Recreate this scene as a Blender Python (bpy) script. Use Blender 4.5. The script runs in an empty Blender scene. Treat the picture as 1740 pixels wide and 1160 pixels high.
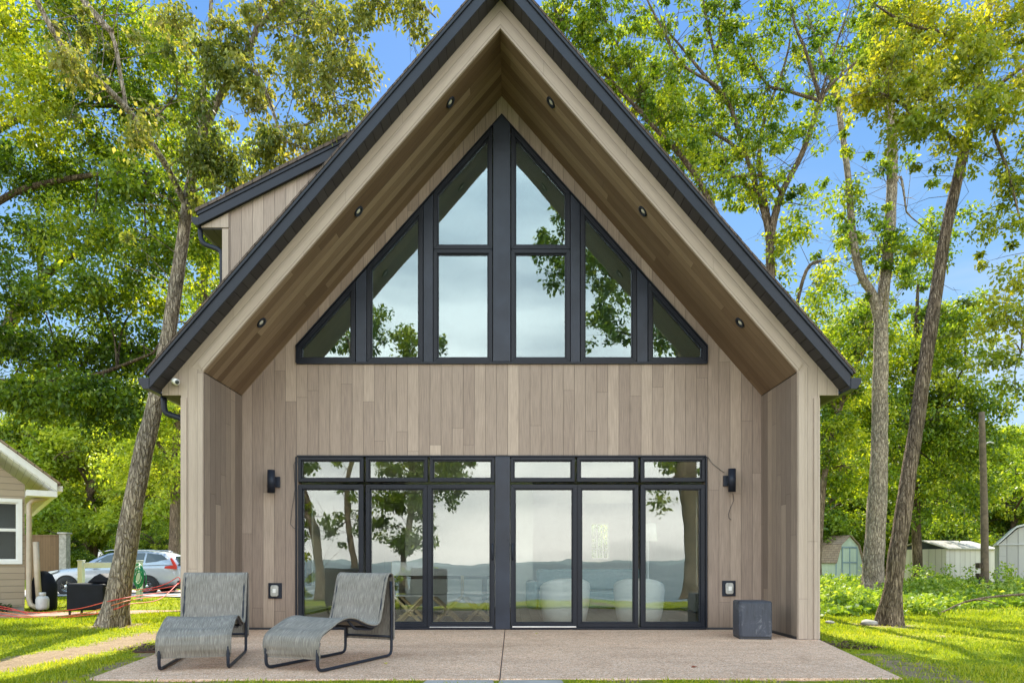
import bpy, math, random
import numpy as np
from mathutils import Vector, Matrix, noise as mnoise

S = bpy.context.scene
COL = S.collection
PI = math.pi
random.seed(7)
F = 1160.0                      # focal length in photo pixels (24 mm on 36 mm, 1740 px wide)
CAMZ = 0.95

# ------------------------------------------------------------------ camera
cam = bpy.data.cameras.new('camera')
cam.lens = 24.0; cam.sensor_width = 36.0; cam.sensor_fit = 'HORIZONTAL'
cam.shift_y = 0.2155
cam.clip_start = 0.05; cam.clip_end = 5000
camo = bpy.data.objects.new('camera', cam); COL.objects.link(camo)
camo.location = (0, 0, CAMZ); camo.rotation_euler = (PI/2, 0, 0)
S.camera = camo

# ------------------------------------------------------------------ sky + sun
SUN_EL, SUN_AZ = math.radians(47), math.radians(-3)      # azimuth measured from +Y towards +X
w = bpy.data.worlds.new('World'); S.world = w; w.use_nodes = True
nt = w.node_tree; N = nt.nodes; L = nt.links
for n in list(N): N.remove(n)
out = N.new('ShaderNodeOutputWorld'); bg = N.new('ShaderNodeBackground')
sky = N.new('ShaderNodeTexSky'); sky.sky_type = 'NISHITA'; sky.sun_disc = False
sky.sun_elevation = SUN_EL; sky.sun_rotation = SUN_AZ
sky.air_density = 1.0; sky.dust_density = 0.3; sky.ozone_density = 2.5
bg.inputs['Strength'].default_value = 0.12
tc = N.new('ShaderNodeTexCoord')
sep = N.new('ShaderNodeSeparateXYZ'); L.new(tc.outputs['Generated'], sep.inputs[0])
# a thin bright veil of cloud over the lake (the -Y half of the sky); clear blue above the house
mp = N.new('ShaderNodeMapping'); mp.inputs['Scale'].default_value = (1.6, 1.6, 7.0); L.new(tc.outputs['Generated'], mp.inputs[0])
nz = N.new('ShaderNodeTexNoise'); nz.inputs['Scale'].default_value = 2.0; nz.inputs['Detail'].default_value = 6; L.new(mp.outputs[0], nz.inputs[0])
mr = N.new('ShaderNodeMapRange'); mr.interpolation_type = 'SMOOTHSTEP'
mr.inputs[1].default_value = 0.25; mr.inputs[2].default_value = -0.45; L.new(sep.outputs[1], mr.inputs[0])
mz = N.new('ShaderNodeMapRange'); mz.inputs[1].default_value = 0.30; mz.inputs[2].default_value = 0.62
mz.inputs[3].default_value = 0.45; mz.inputs[4].default_value = 1.0; L.new(nz.outputs[0], mz.inputs[0])
mm = N.new('ShaderNodeMath'); mm.operation = 'MULTIPLY'; L.new(mr.outputs[0], mm.inputs[0]); L.new(mz.outputs[0], mm.inputs[1])
cr = N.new('ShaderNodeValToRGB')
cr.color_ramp.elements[0].position = 0.0; cr.color_ramp.elements[0].color = (14.6, 13.3, 12.2, 1)
cr.color_ramp.elements[1].position = 0.65; cr.color_ramp.elements[1].color = (5.9, 8.4, 10.2, 1)
e = cr.color_ramp.elements.new(0.22); e.color = (14.2, 13.9, 13.3, 1)
L.new(sep.outputs[2], cr.inputs[0])
cb2 = N.new('ShaderNodeValToRGB')
for q, c in zip((0, 1), ((2.4, 2.7, 2.95), (0.29, 1.08, 2.72))):
    cb2.color_ramp.elements[q].position = (0.0, 0.62)[q]; cb2.color_ramp.elements[q].color = (*c, 1)
e = cb2.color_ramp.elements.new(0.28); e.color = (0.98, 1.88, 2.98, 1)
L.new(sep.outputs[2], cb2.inputs[0])
hs = N.new('ShaderNodeMix'); hs.data_type = 'RGBA'; hs.inputs['Factor'].default_value = 0.88
L.new(sky.outputs[0], hs.inputs['A']); hz = N.new('ShaderNodeMapRange'); hz.interpolation_type = 'SMOOTHSTEP'
hz.inputs[1].default_value = 0.50; hz.inputs[2].default_value = 0.72; hz.inputs[3].default_value = 0.0; hz.inputs[4].default_value = 0.65; L.new(nz.outputs[0], hz.inputs[0])
hl = N.new('ShaderNodeMapRange'); hl.inputs[1].default_value = 0.5; hl.inputs[2].default_value = 0.15; L.new(sep.outputs[2], hl.inputs[0])
hm = N.new('ShaderNodeMath'); hm.operation = 'MULTIPLY'; L.new(hz.outputs[0], hm.inputs[0]); L.new(hl.outputs[0], hm.inputs[1])
cb3 = N.new('ShaderNodeMix'); cb3.data_type = 'RGBA'; L.new(hm.outputs[0], cb3.inputs['Factor']); L.new(cb2.outputs[0], cb3.inputs['A']); cb3.inputs['B'].default_value = (2.6, 2.75, 2.95, 1)
L.new(cb3.outputs['Result'], hs.inputs['B'])
mixc = N.new('ShaderNodeMix'); mixc.data_type = 'RGBA'
L.new(mm.outputs[0], mixc.inputs['Factor']); L.new(hs.outputs['Result'], mixc.inputs['A']); L.new(cr.outputs[0], mixc.inputs['B'])
L.new(mixc.outputs['Result'], bg.inputs['Color']); L.new(bg.outputs[0], out.inputs[0])

sun = bpy.data.lights.new('sun', 'SUN'); sun.energy = 5.0; sun.angle = math.radians(0.5); sun.color = (1.0, 0.93, 0.8)
suno = bpy.data.objects.new('sun', sun); COL.objects.link(suno)
sd = Vector((math.sin(SUN_AZ)*math.cos(SUN_EL), math.cos(SUN_AZ)*math.cos(SUN_EL), math.sin(SUN_EL)))
suno.rotation_euler = (-sd).to_track_quat('-Z', 'Y').to_euler(); suno.location = (0, 30, 30)

S.view_settings.view_transform = 'Standard'; S.view_settings.look = 'None'
S.view_settings.exposure = 1.36; S.view_settings.gamma = 1.0
S.render.engine = 'CYCLES'
S.cycles.max_bounces = 7; S.cycles.diffuse_bounces = 3; S.cycles.glossy_bounces = 4
S.cycles.transmission_bounces = 3; S.cycles.transparent_max_bounces = 10
S.cycles.caustics_reflective = False; S.cycles.caustics_refractive = False
S.cycles.sample_clamp_indirect = 6.0

# ------------------------------------------------------------------ helpers
def W(px, py, D):
    """the world point that shows at photo pixel (px, py) when it stands D metres away"""
    return Vector(((px-870.0)*D/F, D, CAMZ+(955.0-py)*D/F))

def tag(o, label=None, cat=None, group=None, kind=None):
    if label: o['label'] = label
    if cat: o['category'] = cat
    if group: o['group'] = group
    if kind: o['kind'] = kind
    return o

def empty(name, loc=(0, 0, 0), rz=0.0, label=None, cat=None, group=None, parent=None):
    o = bpy.data.objects.new(name, None); COL.objects.link(o)
    o.location = loc; o.rotation_euler = (0, 0, rz); o.empty_display_size = 0.2
    if parent: o.parent = parent
    return tag(o, label, cat, group)

def children(o): return [c for c in bpy.data.objects if c.parent == o]
def copy_tree(o, parent=None):
    c = o.copy(); COL.objects.link(c)
    if parent: c.parent = parent
    for ch in list(children(o)): copy_tree(ch, c)
    return c

class MB:
    """collects geometry, then links it as ONE mesh object"""
    def __init__(s): s.v = []; s.f = []; s.uv = []; s.sm = []
    def add(s, vs, fs, uvs=None, smooth=False):
        b = len(s.v); s.v += [tuple(p) for p in vs]
        for k, f in enumerate(fs):
            s.f.append([b+i for i in f]); s.uv.append(uvs[k] if uvs else None); s.sm.append(smooth)
        return s
    def box(s, x0, x1, y0, y1, z0, z1):
        vs = [(x0,y0,z0),(x1,y0,z0),(x1,y1,z0),(x0,y1,z0),(x0,y0,z1),(x1,y0,z1),(x1,y1,z1),(x0,y1,z1)]
        return s.add(vs, [(3,2,1,0),(4,5,6,7),(0,1,5,4),(1,2,6,5),(2,3,7,6),(3,0,4,7)])
    def prism(s, poly, y0, y1, axis='y', uvfun=None, smooth=False):
        """poly: (a,b) pairs; axis y -> (x,z), axis x -> (y,z), axis z -> (x,y)"""
        n = len(poly)
        if axis == 'y': m = lambda a, b, c: (a, c, b)
        elif axis == 'x': m = lambda a, b, c: (c, a, b)
        else: m = lambda a, b, c: (a, b, c)
        area = sum(poly[i][0]*poly[(i+1) % n][1]-poly[(i+1) % n][0]*poly[i][1] for i in range(n))
        if area < 0: poly = poly[::-1]
        vs = [m(a, b, y0) for a, b in poly]+[m(a, b, y1) for a, b in poly]
        flip = axis in ('y',)
        f0 = tuple(range(n)); f1 = tuple(range(2*n-1, n-1, -1))
        if not flip: f0, f1 = f0[::-1], tuple(range(n, 2*n))
        fs = [f0, f1]
        for i in range(n):
            j = (i+1) % n
            q = (j, i, n+i, n+j) if flip else (i, j, n+j, n+i)
            fs.append(q)
        uvs = None
        if uvfun: uvs = [[uvfun(*vs[i]) for i in f] for f in fs]
        return s.add(vs, fs, uvs, smooth)
    def quad(s, pts, uv=None): return s.add(pts, [tuple(range(len(pts)))], [uv] if uv else None)
    def tube(s, pts, rad, n=8, caps=True, smooth=True, closed=False):
        pts = [Vector(p) for p in pts]; m = len(pts)
        if not hasattr(rad, '__len__'): rad = [rad]*m
        T = []
        for i in range(m):
            a = pts[i-1] if (i > 0 or closed) else pts[i]; b = pts[(i+1) % m] if (i < m-1 or closed) else pts[i]
            d = b-a; T.append(d.normalized() if d.length > 1e-9 else Vector((0, 0, 1)))
        ref = Vector((1, 0, 0)) if abs(T[0].x) < 0.9 else Vector((0, 1, 0))
        u = (ref-T[0]*ref.dot(T[0])).normalized(); vs = []
        for i in range(m):
            u = u-T[i]*u.dot(T[i])
            u = u.normalized() if u.length > 1e-6 else T[i].orthogonal().normalized()
            vv = T[i].cross(u)
            for k in range(n):
                a = 2*PI*k/n; vs.append(pts[i]+(u*math.cos(a)+vv*math.sin(a))*rad[i])
        fs = []
        for i in range(m if closed else m-1):
            i2 = (i+1) % m
            for k in range(n):
                k2 = (k+1) % n; fs.append((i*n+k, i*n+k2, i2*n+k2, i2*n+k))
        if caps and not closed: fs.append(tuple(range(n-1, -1, -1))); fs.append(tuple(range((m-1)*n, m*n)))
        return s.add(vs, fs, None, smooth)
    def lathe(s, prof, c=(0, 0, 0), n=20, smooth=True, sx=1.0, sy=1.0, axis='z'):
        vs = []
        for r, z in prof:
            for k in range(n):
                a = 2*PI*k/n; p = (r*math.cos(a)*sx, r*math.sin(a)*sy, z)
                if axis == 'y': p = (p[0], p[2], p[1])
                if axis == 'x': p = (p[2], p[0], p[1])
                vs.append((c[0]+p[0], c[1]+p[1], c[2]+p[2]))
        fs = []
        for i in range(len(prof)-1):
            for k in range(n):
                k2 = (k+1) % n
                q = (i*n+k, i*n+k2, (i+1)*n+k2, (i+1)*n+k)
                fs.append(q if axis != 'y' else q[::-1])
        if prof[0][0] > 1e-5: fs.append(tuple(range(n-1, -1, -1)) if axis != 'y' else tuple(range(n)))
        if prof[-1][0] > 1e-5:
            t = tuple(range((len(prof)-1)*n, len(prof)*n)); fs.append(t if axis != 'y' else t[::-1])
        return s.add(vs, fs, None, smooth)
    def build(s, name, mat, parent=None, bevel=0.0, label=None, cat=None, group=None, kind=None, loc=None, subsurf=0):
        me = bpy.data.meshes.new(name); me.from_pydata(s.v, [], s.f); me.update()
        uvl = me.uv_layers.new(name='UVMap')
        co = s.v
        for p in me.polygons:
            ex = s.uv[p.index]; nrm = p.normal
            ax = max(range(3), key=lambda i: abs(nrm[i]))
            for q, li in enumerate(p.loop_indices):
                if ex: uvl.data[li].uv = ex[q]
                else:
                    c = co[me.loops[li].vertex_index]
                    uvl.data[li].uv = ((c[1], c[2]) if ax == 0 else (c[0], c[2]) if ax == 1 else (c[0], c[1]))
            p.use_smooth = s.sm[p.index]
        o = bpy.data.objects.new(name, me); COL.objects.link(o)
        if mat: me.materials.append(mat)
        if parent: o.parent = parent
        if loc: o.location = loc
        if bevel:
            b = o.modifiers.new('bevel', 'BEVEL'); b.width = bevel; b.segments = 2; b.limit_method = 'ANGLE'
        if subsurf:
            b = o.modifiers.new('sub', 'SUBSURF'); b.levels = subsurf; b.render_levels = subsurf
        return tag(o, label, cat, group, kind)

# ------------------------------------------------------------------ materials
def mat_new(name):
    m = bpy.data.materials.new(name); m.use_nodes = True
    t = m.node_tree; b = t.nodes['Principled BSDF']
    return m, t, b
def nd(t, typ, **kw):
    n = t.nodes.new(typ)
    for k, v in kw.items(): setattr(n, k, v)
    return n
def math_n(t, op, a, b=None):
    n = nd(t, 'ShaderNodeMath', operation=op)
    for i, x in enumerate((a, b)):
        if x is None: continue
        if isinstance(x, (int, float)): n.inputs[i].default_value = x
        else: t.links.new(x, n.inputs[i])
    return n.outputs[0]
def ramp(t, fac, stops, interp='LINEAR'):
    r = nd(t, 'ShaderNodeValToRGB'); r.color_ramp.interpolation = interp
    els = r.color_ramp.elements
    while len(els) < len(stops): els.new(0.5)
    for e, (p, c) in zip(els, stops): e.position = p; e.color = (*c, 1)
    t.links.new(fac, r.inputs[0]); return r.outputs[0]
def noise_n(t, vec, scale, detail=4, rough=0.5, dist=0.0):
    n = nd(t, 'ShaderNodeTexNoise'); n.inputs['Scale'].default_value = scale; n.inputs['Detail'].default_value = detail
    n.inputs['Roughness'].default_value = rough; n.inputs['Distortion'].default_value = dist
    if vec is not None: t.links.new(vec, n.inputs['Vector'])
    return n.outputs[0]
def mapping(t, vec, scale):
    n = nd(t, 'ShaderNodeMapping'); n.inputs['Scale'].default_value = scale; t.links.new(vec, n.inputs[0]); return n.outputs[0]
def mul_col(t, a, b, fac=1.0, mode='MULTIPLY'):
    n = nd(t, 'ShaderNodeMix', data_type='RGBA', blend_type=mode); n.inputs['Factor'].default_value = fac
    for k, x in (('A', a), ('B', b)):
        if isinstance(x, tuple): n.inputs[k].default_value = (*x, 1)
        else: t.links.new(x, n.inputs[k])
    return n.outputs['Result']
def mix_col(t, fac, a, b):
    n = nd(t, 'ShaderNodeMix', data_type='RGBA')
    t.links.new(fac, n.inputs['Factor'])
    for k, x in (('A', a), ('B', b)):
        if isinstance(x, tuple): n.inputs[k].default_value = (*x, 1)
        else: t.links.new(x, n.inputs[k])
    return n.outputs['Result']
def bump(t, b, h, strength=0.3, dist=0.01):
    n = nd(t, 'ShaderNodeBump'); n.inputs['Strength'].default_value = strength; n.inputs['Distance'].default_value = dist
    t.links.new(h, n.inputs['Height']); t.links.new(n.outputs[0], b.inputs['Normal']); return n

def m_plain(name, col, rough=0.5, metal=0.0, var=0.12, nscale=6.0, bmp=0.0, spec=0.5, coat=0.0):
    m, t, b = mat_new(name)
    tcn = nd(t, 'ShaderNodeTexCoord'); n = noise_n(t, tcn.outputs['Object'], nscale, 5, 0.6)
    c = ramp(t, n, [(0.3, tuple(x*(1-var) for x in col)), (0.7, tuple(min(1, x*(1+var)) for x in col))])
    t.links.new(c, b.inputs['Base Color'])
    rr = nd(t, 'ShaderNodeMapRange'); rr.inputs[3].default_value = max(0.02, rough-0.08); rr.inputs[4].default_value = min(1, rough+0.1)
    t.links.new(n, rr.inputs[0]); t.links.new(rr.outputs[0], b.inputs['Roughness'])
    b.inputs['Metallic'].default_value = metal; b.inputs['Specular IOR Level'].default_value = spec
    b.inputs['Coat Weight'].default_value = coat; b.inputs['Coat Roughness'].default_value = 0.08
    if bmp: bump(t, b, noise_n(t, tcn.outputs['Object'], nscale*12, 3), bmp, 0.004)
    return m

def m_siding(name, stops, wid=0.1575, leng=3.4, seed=0.0, groove=0.026, gdark=0.3, grain=0.3, bs=0.6, splash=False):
    """boards: u across the boards, v along them (metres)"""
    m, t, b = mat_new(name)
    uv = nd(t, 'ShaderNodeUVMap'); sp = nd(t, 'ShaderNodeSeparateXYZ'); t.links.new(uv.outputs[0], sp.inputs[0])
    us = math_n(t, 'DIVIDE', math_n(t, 'ADD', sp.outputs[0], 50.0+seed), wid)
    i = math_n(t, 'FLOOR', us); f = math_n(t, 'FRACT', us)
    wn = nd(t, 'ShaderNodeTexWhiteNoise', noise_dimensions='1D'); t.links.new(math_n(t, 'ADD', i, seed*13.7), wn.inputs['W'])
    vs = math_n(t, 'ADD', math_n(t, 'DIVIDE', sp.outputs[1], leng), math_n(t, 'MULTIPLY', wn.outputs[0], 9.0))
    j = math_n(t, 'FLOOR', vs); fv = math_n(t, 'FRACT', vs)
    cb = nd(t, 'ShaderNodeCombineXYZ'); t.links.new(i, cb.inputs[0]); t.links.new(j, cb.inputs[1])
    w2 = nd(t, 'ShaderNodeTexWhiteNoise', noise_dimensions='2D'); t.links.new(cb.outputs[0], w2.inputs['Vector'])
    col = ramp(t, w2.outputs[0], stops)
    # grain, shifted per board
    cg = nd(t, 'ShaderNodeCombineXYZ'); t.links.new(math_n(t, 'MULTIPLY', sp.outputs[0], 90.0), cg.inputs[0])
    t.links.new(math_n(t, 'ADD', math_n(t, 'MULTIPLY', sp.outputs[1], 3.0), math_n(t, 'MULTIPLY', w2.outputs[0], 40)), cg.inputs[1]); t.links.new(i, cg.inputs[2])
    g = noise_n(t, cg.outputs[0], 1.0, 5, 0.65, 0.4)
    gr = ramp(t, g, [(0.3, (1-grain,)*3), (0.7, (1+grain*0.35,)*3)])
    col = mul_col(t, col, gr)
    # large soft weathering
    cw = nd(t, 'ShaderNodeCombineXYZ'); t.links.new(math_n(t, 'MULTIPLY', sp.outputs[0], 1.1), cw.inputs[0]); t.links.new(math_n(t, 'MULTIPLY', sp.outputs[1], 0.5), cw.inputs[1])
    col = mul_col(t, col, ramp(t, noise_n(t, cw.outputs[0], 1.3, 4), [(0.3, (0.93, 0.92, 0.91)), (0.7, (1.04, 1.04, 1.03))]))
    d = math_n(t, 'MINIMUM', f, math_n(t, 'SUBTRACT', 1.0, f))
    gv = nd(t, 'ShaderNodeMapRange', interpolation_type='SMOOTHSTEP'); gv.inputs[1].default_value = 0; gv.inputs[2].default_value = groove
    t.links.new(d, gv.inputs[0])
    gv2 = nd(t, 'ShaderNodeMapRange', interpolation_type='SMOOTHSTEP'); gv2.inputs[1].default_value = 0; gv2.inputs[2].default_value = 0.0016
    t.links.new(math_n(t, 'MINIMUM', fv, math_n(t, 'SUBTRACT', 1.0, fv)), gv2.inputs[0])
    gg = math_n(t, 'MULTIPLY', gv.outputs[0], math_n(t, 'ADD', math_n(t, 'MULTIPLY', gv2.outputs[0], 0.5), 0.5))
    col = mul_col(t, col, ramp(t, gg, [(0.0, (gdark,)*3), (1.0, (1, 1, 1))]))
    if splash:          # dirt splashed up from the slab
        zz_ = math_n(t, 'ADD', sp.outputs[1], math_n(t, 'MULTIPLY', math_n(t, 'SUBTRACT', noise_n(t, cg.outputs[0], 0.12, 4), 0.5), 0.5))
        col = mul_col(t, col, ramp(t, zz_, [(0.0, (0.78, 0.76, 0.73)), (0.18, (0.93, 0.92, 0.90)), (0.42, (1, 1, 1))]))
    t.links.new(col, b.inputs['Base Color']); b.inputs['Roughness'].default_value = 0.62
    b.inputs['Specular IOR Level'].default_value = 0.3
    h = math_n(t, 'ADD', math_n(t, 'MULTIPLY', gg, 1.0), math_n(t, 'MULTIPLY', g, 0.12))
    bump(t, b, h, bs, 0.006)
    return m

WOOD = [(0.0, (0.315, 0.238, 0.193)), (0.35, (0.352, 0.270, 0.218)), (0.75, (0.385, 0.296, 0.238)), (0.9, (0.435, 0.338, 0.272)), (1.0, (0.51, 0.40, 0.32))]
WOODF = [(0.0, (0.405, 0.322, 0.258)), (1.0, (0.465, 0.374, 0.302))]
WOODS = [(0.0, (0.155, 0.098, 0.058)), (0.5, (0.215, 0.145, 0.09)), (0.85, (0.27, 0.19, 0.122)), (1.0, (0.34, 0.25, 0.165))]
M = {}
M['siding'] = m_siding('siding', WOOD, splash=True)
M['trim'] = m_siding('trim_boards', WOODF, wid=0.12, leng=3.2, seed=0.31, grain=0.15)
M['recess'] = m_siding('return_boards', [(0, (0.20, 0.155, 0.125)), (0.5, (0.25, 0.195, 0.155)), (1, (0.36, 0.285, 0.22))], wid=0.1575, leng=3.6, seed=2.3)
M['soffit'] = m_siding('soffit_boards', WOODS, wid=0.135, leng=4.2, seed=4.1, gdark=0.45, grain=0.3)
M['black_soffit'] = m_siding('black_soffit', [(0, (0.032, 0.029, 0.033)), (1, (0.048, 0.044, 0.048))], wid=0.15, leng=9, seed=1.2, groove=0.07, gdark=0.2, grain=0.1)
M['tan_siding'] = m_siding('lap_siding', [(0, (0.34, 0.27, 0.19)), (1, (0.38, 0.305, 0.22))], wid=0.13, leng=4.0, seed=3.3, groove=0.07, gdark=0.45, grain=0.05)
M['green_boards'] = m_siding('pale_green_boards', [(0, (0.50, 0.58, 0.47)), (1, (0.55, 0.63, 0.52))], wid=0.2, leng=6.0, seed=3.9, groove=0.03, gdark=0.6, grain=0.05)
M['metal_panel'] = m_siding('ribbed_metal', [(0, (0.40, 0.385, 0.35)), (1, (0.46, 0.445, 0.41))], wid=0.3, leng=8.0, seed=5.9, groove=0.09, gdark=0.55, grain=0.08)
M['white_soffit'] = m_siding('white_soffit', [(0, (0.75, 0.75, 0.73)), (1, (0.8, 0.8, 0.78))], wid=0.1, leng=8.0, seed=6.9, groove=0.06, gdark=0.55, grain=0.03)
M['brown_boards'] = m_siding('brown_boards', [(0, (0.13, 0.075, 0.035)), (1, (0.17, 0.10, 0.05))], wid=0.14, leng=6, seed=7.7, groove=0.06, gdark=0.35, grain=0.2)
M['black'] = m_plain('black_metal', (0.020, 0.024, 0.036), 0.38, var=0.15, nscale=3, bmp=0.05, spec=0.22)
M['fascia'] = m_plain('black_fascia', (0.024, 0.0275, 0.038), 0.34, var=0.12, nscale=2.0, bmp=0.05, spec=0.22)
M['frame'] = m_plain('window_frame', (0.015, 0.0175, 0.025), 0.35, var=0.15, nscale=4.0, bmp=0.03, spec=0.22)
M['post'] = m_plain('mullion_cladding', (0.030, 0.036, 0.052), 0.3, var=0.3, nscale=2.2, bmp=0.08, spec=0.25)
M['white'] = m_plain('white_paint', (0.78, 0.77, 0.74), 0.45, var=0.05)
M['alu'] = m_plain('aluminium', (0.7, 0.7, 0.7), 0.35, metal=1.0, var=0.05)
M['concrete'] = m_plain('concrete', (0.34, 0.31, 0.28), 0.85, var=0.2, nscale=2.5, bmp=0.3)
M['stone'] = m_plain('stone', (0.30, 0.28, 0.25), 0.85, var=0.4, nscale=5, bmp=0.5)
M['cover'] = m_plain('black_cover', (0.008, 0.009, 0.013), 0.6, var=0.3, nscale=5, bmp=0.1, spec=0.15)
M['rubber'] = m_plain('rubber', (0.015, 0.015, 0.016), 0.7)
M['red'] = m_plain('red_cord', (0.62, 0.05, 0.04), 0.5)
M['orange'] = m_plain('orange_cord', (0.65, 0.16, 0.05), 0.5)
M['hose'] = m_plain('green_hose', (0.02, 0.30, 0.14), 0.4)
M['tank'] = m_plain('tank_paint', (0.48, 0.48, 0.46), 0.4)
M['tan'] = m_plain('tan_pipe', (0.50, 0.41, 0.31), 0.5)
M['bluetrim'] = m_plain('blue_trim', (0.24, 0.32, 0.36), 0.5)
M['car'] = m_plain('car_paint', (0.42, 0.45, 0.50), 0.3, metal=0.2, var=0.03, coat=1.0)
M['carglass'] = m_plain('car_glass', (0.02, 0.03, 0.035), 0.06, var=0.05, spec=0.8)
M['taillight'] = m_plain('tail_light', (0.5, 0.02, 0.02), 0.15, coat=1.0)
M['headlight'] = m_plain('head_light', (0.7, 0.72, 0.75), 0.12, coat=1.0)
M['rim'] = m_plain('wheel_rim', (0.72, 0.72, 0.72), 0.25, metal=0.9)
M['inner'] = m_plain('plaster', (0.74, 0.75, 0.71), 0.8, var=0.04)
M['floorwood'] = m_siding('oak_floor', [(0, (0.34, 0.27, 0.19)), (1, (0.46, 0.37, 0.27))], wid=0.18, leng=1.8, seed=8.2)
M['boucle'] = m_plain('white_boucle', (0.86, 0.87, 0.84), 0.9, var=0.06, nscale=60, bmp=0.3)
M['sofa'] = m_plain('blue_grey_sofa', (0.22, 0.31, 0.34), 0.9, var=0.12, nscale=20, bmp=0.2)
M['greenfab'] = m_plain('green_fabric', (0.05, 0.10, 0.07), 0.9, var=0.1, nscale=20)
M['oak'] = m_plain('pale_oak', (0.85, 0.66, 0.36), 0.5, var=0.15, nscale=8)
M['brownchair'] = m_plain('brown_leather', (0.09, 0.06, 0.04), 0.5, var=0.15)
M['lens'] = m_plain('lamp_lens', (0.75, 0.73, 0.66), 0.25, var=0.03)
M['plate'] = m_plain('outlet_cover', (0.42, 0.41, 0.38), 0.2, var=0.25, nscale=18)
M['dark'] = m_plain('dark_foundation', (0.03, 0.032, 0.038), 0.5)
M['wood_pole'] = m_plain('weathered_pole', (0.12, 0.088, 0.056), 0.9, var=0.4, nscale=7, bmp=0.5)

def m_shingle(name, c0, c1):
    m, t, b = mat_new(name)
    uv = nd(t, 'ShaderNodeUVMap'); br = nd(t, 'ShaderNodeTexBrick'); t.links.new(uv.outputs[0], br.inputs[0])
    br.inputs['Scale'].default_value = 1.0; br.inputs['Brick Width'].default_value = 0.3; br.inputs['Row Height'].default_value = 0.14
    br.inputs['Mortar Size'].default_value = 0.008; br.inputs['Color1'].default_value = (*c0, 1); br.inputs['Color2'].default_value = (*c1, 1)
    br.inputs['Mortar'].default_value = (*(x*0.35 for x in c0), 1)
    n = noise_n(t, uv.outputs[0], 60, 4)
    t.links.new(mul_col(t, br.outputs[0], ramp(t, n, [(0.3, (0.7,)*3), (0.7, (1.15,)*3)])), b.inputs['Base Color'])
    b.inputs['Roughness'].default_value = 0.9; bump(t, b, br.outputs['Fac'], -0.6, 0.01); return m
M['shingle'] = m_shingle('dark_shingle', (0.10, 0.075, 0.062), (0.15, 0.11, 0.09))
M['shingle_brown'] = m_shingle('brown_shingle', (0.30, 0.21, 0.15), (0.38, 0.28, 0.20))

def m_glass(name, refl, tint, wav, seed, gtint=(0.93, 0.97, 0.95), ior=1.5):
    m, t, b = mat_new(name); t.nodes.remove(b); o = t.nodes['Material Output']
    tr = nd(t, 'ShaderNodeBsdfTransparent'); tr.inputs[0].default_value = (*tint, 1)
    gl = nd(t, 'ShaderNodeBsdfGlossy'); gl.inputs['Roughness'].default_value = 0.0; gl.inputs['Color'].default_value = (*gtint, 1)
    fr = nd(t, 'ShaderNodeFresnel'); fr.inputs[0].default_value = ior
    fac = math_n(t, 'MINIMUM', math_n(t, 'ADD', fr.outputs[0], refl), 1.0)
    mx = nd(t, 'ShaderNodeMixShader'); t.links.new(fac, mx.inputs[0]); t.links.new(tr.outputs[0], mx.inputs[1]); t.links.new(gl.outputs[0], mx.inputs[2])
    tcn = nd(t, 'ShaderNodeTexCoord'); mpn = nd(t, 'ShaderNodeMapping'); mpn.inputs['Location'].default_value = (seed, seed*2, seed*3)
    t.links.new(tcn.outputs['Object'], mpn.inputs[0])
    bn = nd(t, 'ShaderNodeBump'); bn.inputs['Strength'].default_value = 1.0; bn.inputs['Distance'].default_value = wav
    t.links.new(noise_n(t, mpn.outputs[0], 1.8, 2, 0.3), bn.inputs['Height']); t.links.new(bn.outputs[0], gl.inputs['Normal'])
    t.links.new(mx.outputs[0], o.inputs[0]); return m
M['glass_low'] = m_glass('door_glass', 0.07, (0.965, 0.992, 0.985), 0.0021, 1.0, gtint=(0.88, 0.95, 0.94))
M['glass_up'] = m_glass('gable_glass', 0.12, (0.75, 0.86, 0.84), 0.0024, 4.0, gtint=(0.84, 0.93, 0.96))
M['glass_side'] = m_glass('plain_glass', 0.0, (0.85, 0.9, 0.88), 0.003, 6.0, ior=1.18)
def m_screen():
    m, t, b = mat_new('insect_screen'); t.nodes.remove(b); o = t.nodes['Material Output']
    tr = nd(t, 'ShaderNodeBsdfTransparent'); df = nd(t, 'ShaderNodeBsdfDiffuse'); df.inputs[0].default_value = (0.06, 0.065, 0.07, 1)
    mx = nd(t, 'ShaderNodeMixShader'); mx.inputs[0].default_value = 0.24
    t.links.new(tr.outputs[0], mx.inputs[1]); t.links.new(df.outputs[0], mx.inputs[2]); t.links.new(mx.outputs[0], o.inputs[0]); return m
M['screen'] = m_screen()

def m_fabric():
    m, t, b = mat_new('sling_fabric')
    uv = nd(t, 'ShaderNodeUVMap')
    a = noise_n(t, mapping(t, uv.outputs[0], (170, 9, 1)), 1.0, 4, 0.7)
    c = noise_n(t, mapping(t, uv.outputs[0], (420, 420, 1)), 1.0, 2)
    col = ramp(t, a, [(0.3, (0.125, 0.113, 0.10)), (0.5, (0.225, 0.206, 0.183)), (0.7, (0.40, 0.366, 0.322))])
    col = mul_col(t, col, ramp(t, c, [(0.3, (0.8,)*3), (0.7, (1.1,)*3)]))
    col = mul_col(t, col, ramp(t, noise_n(t, uv.outputs[0], 5, 4), [(0.3, (0.86, 0.86, 0.84)), (0.7, (1.05,)*3)]))
    t.links.new(col, b.inputs['Base Color']); b.inputs['Roughness'].default_value = 0.85; b.inputs['Specular IOR Level'].default_value = 0.2
    bump(t, b, a, 0.5, 0.003); return m
M['fabric'] = m_fabric()

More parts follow.
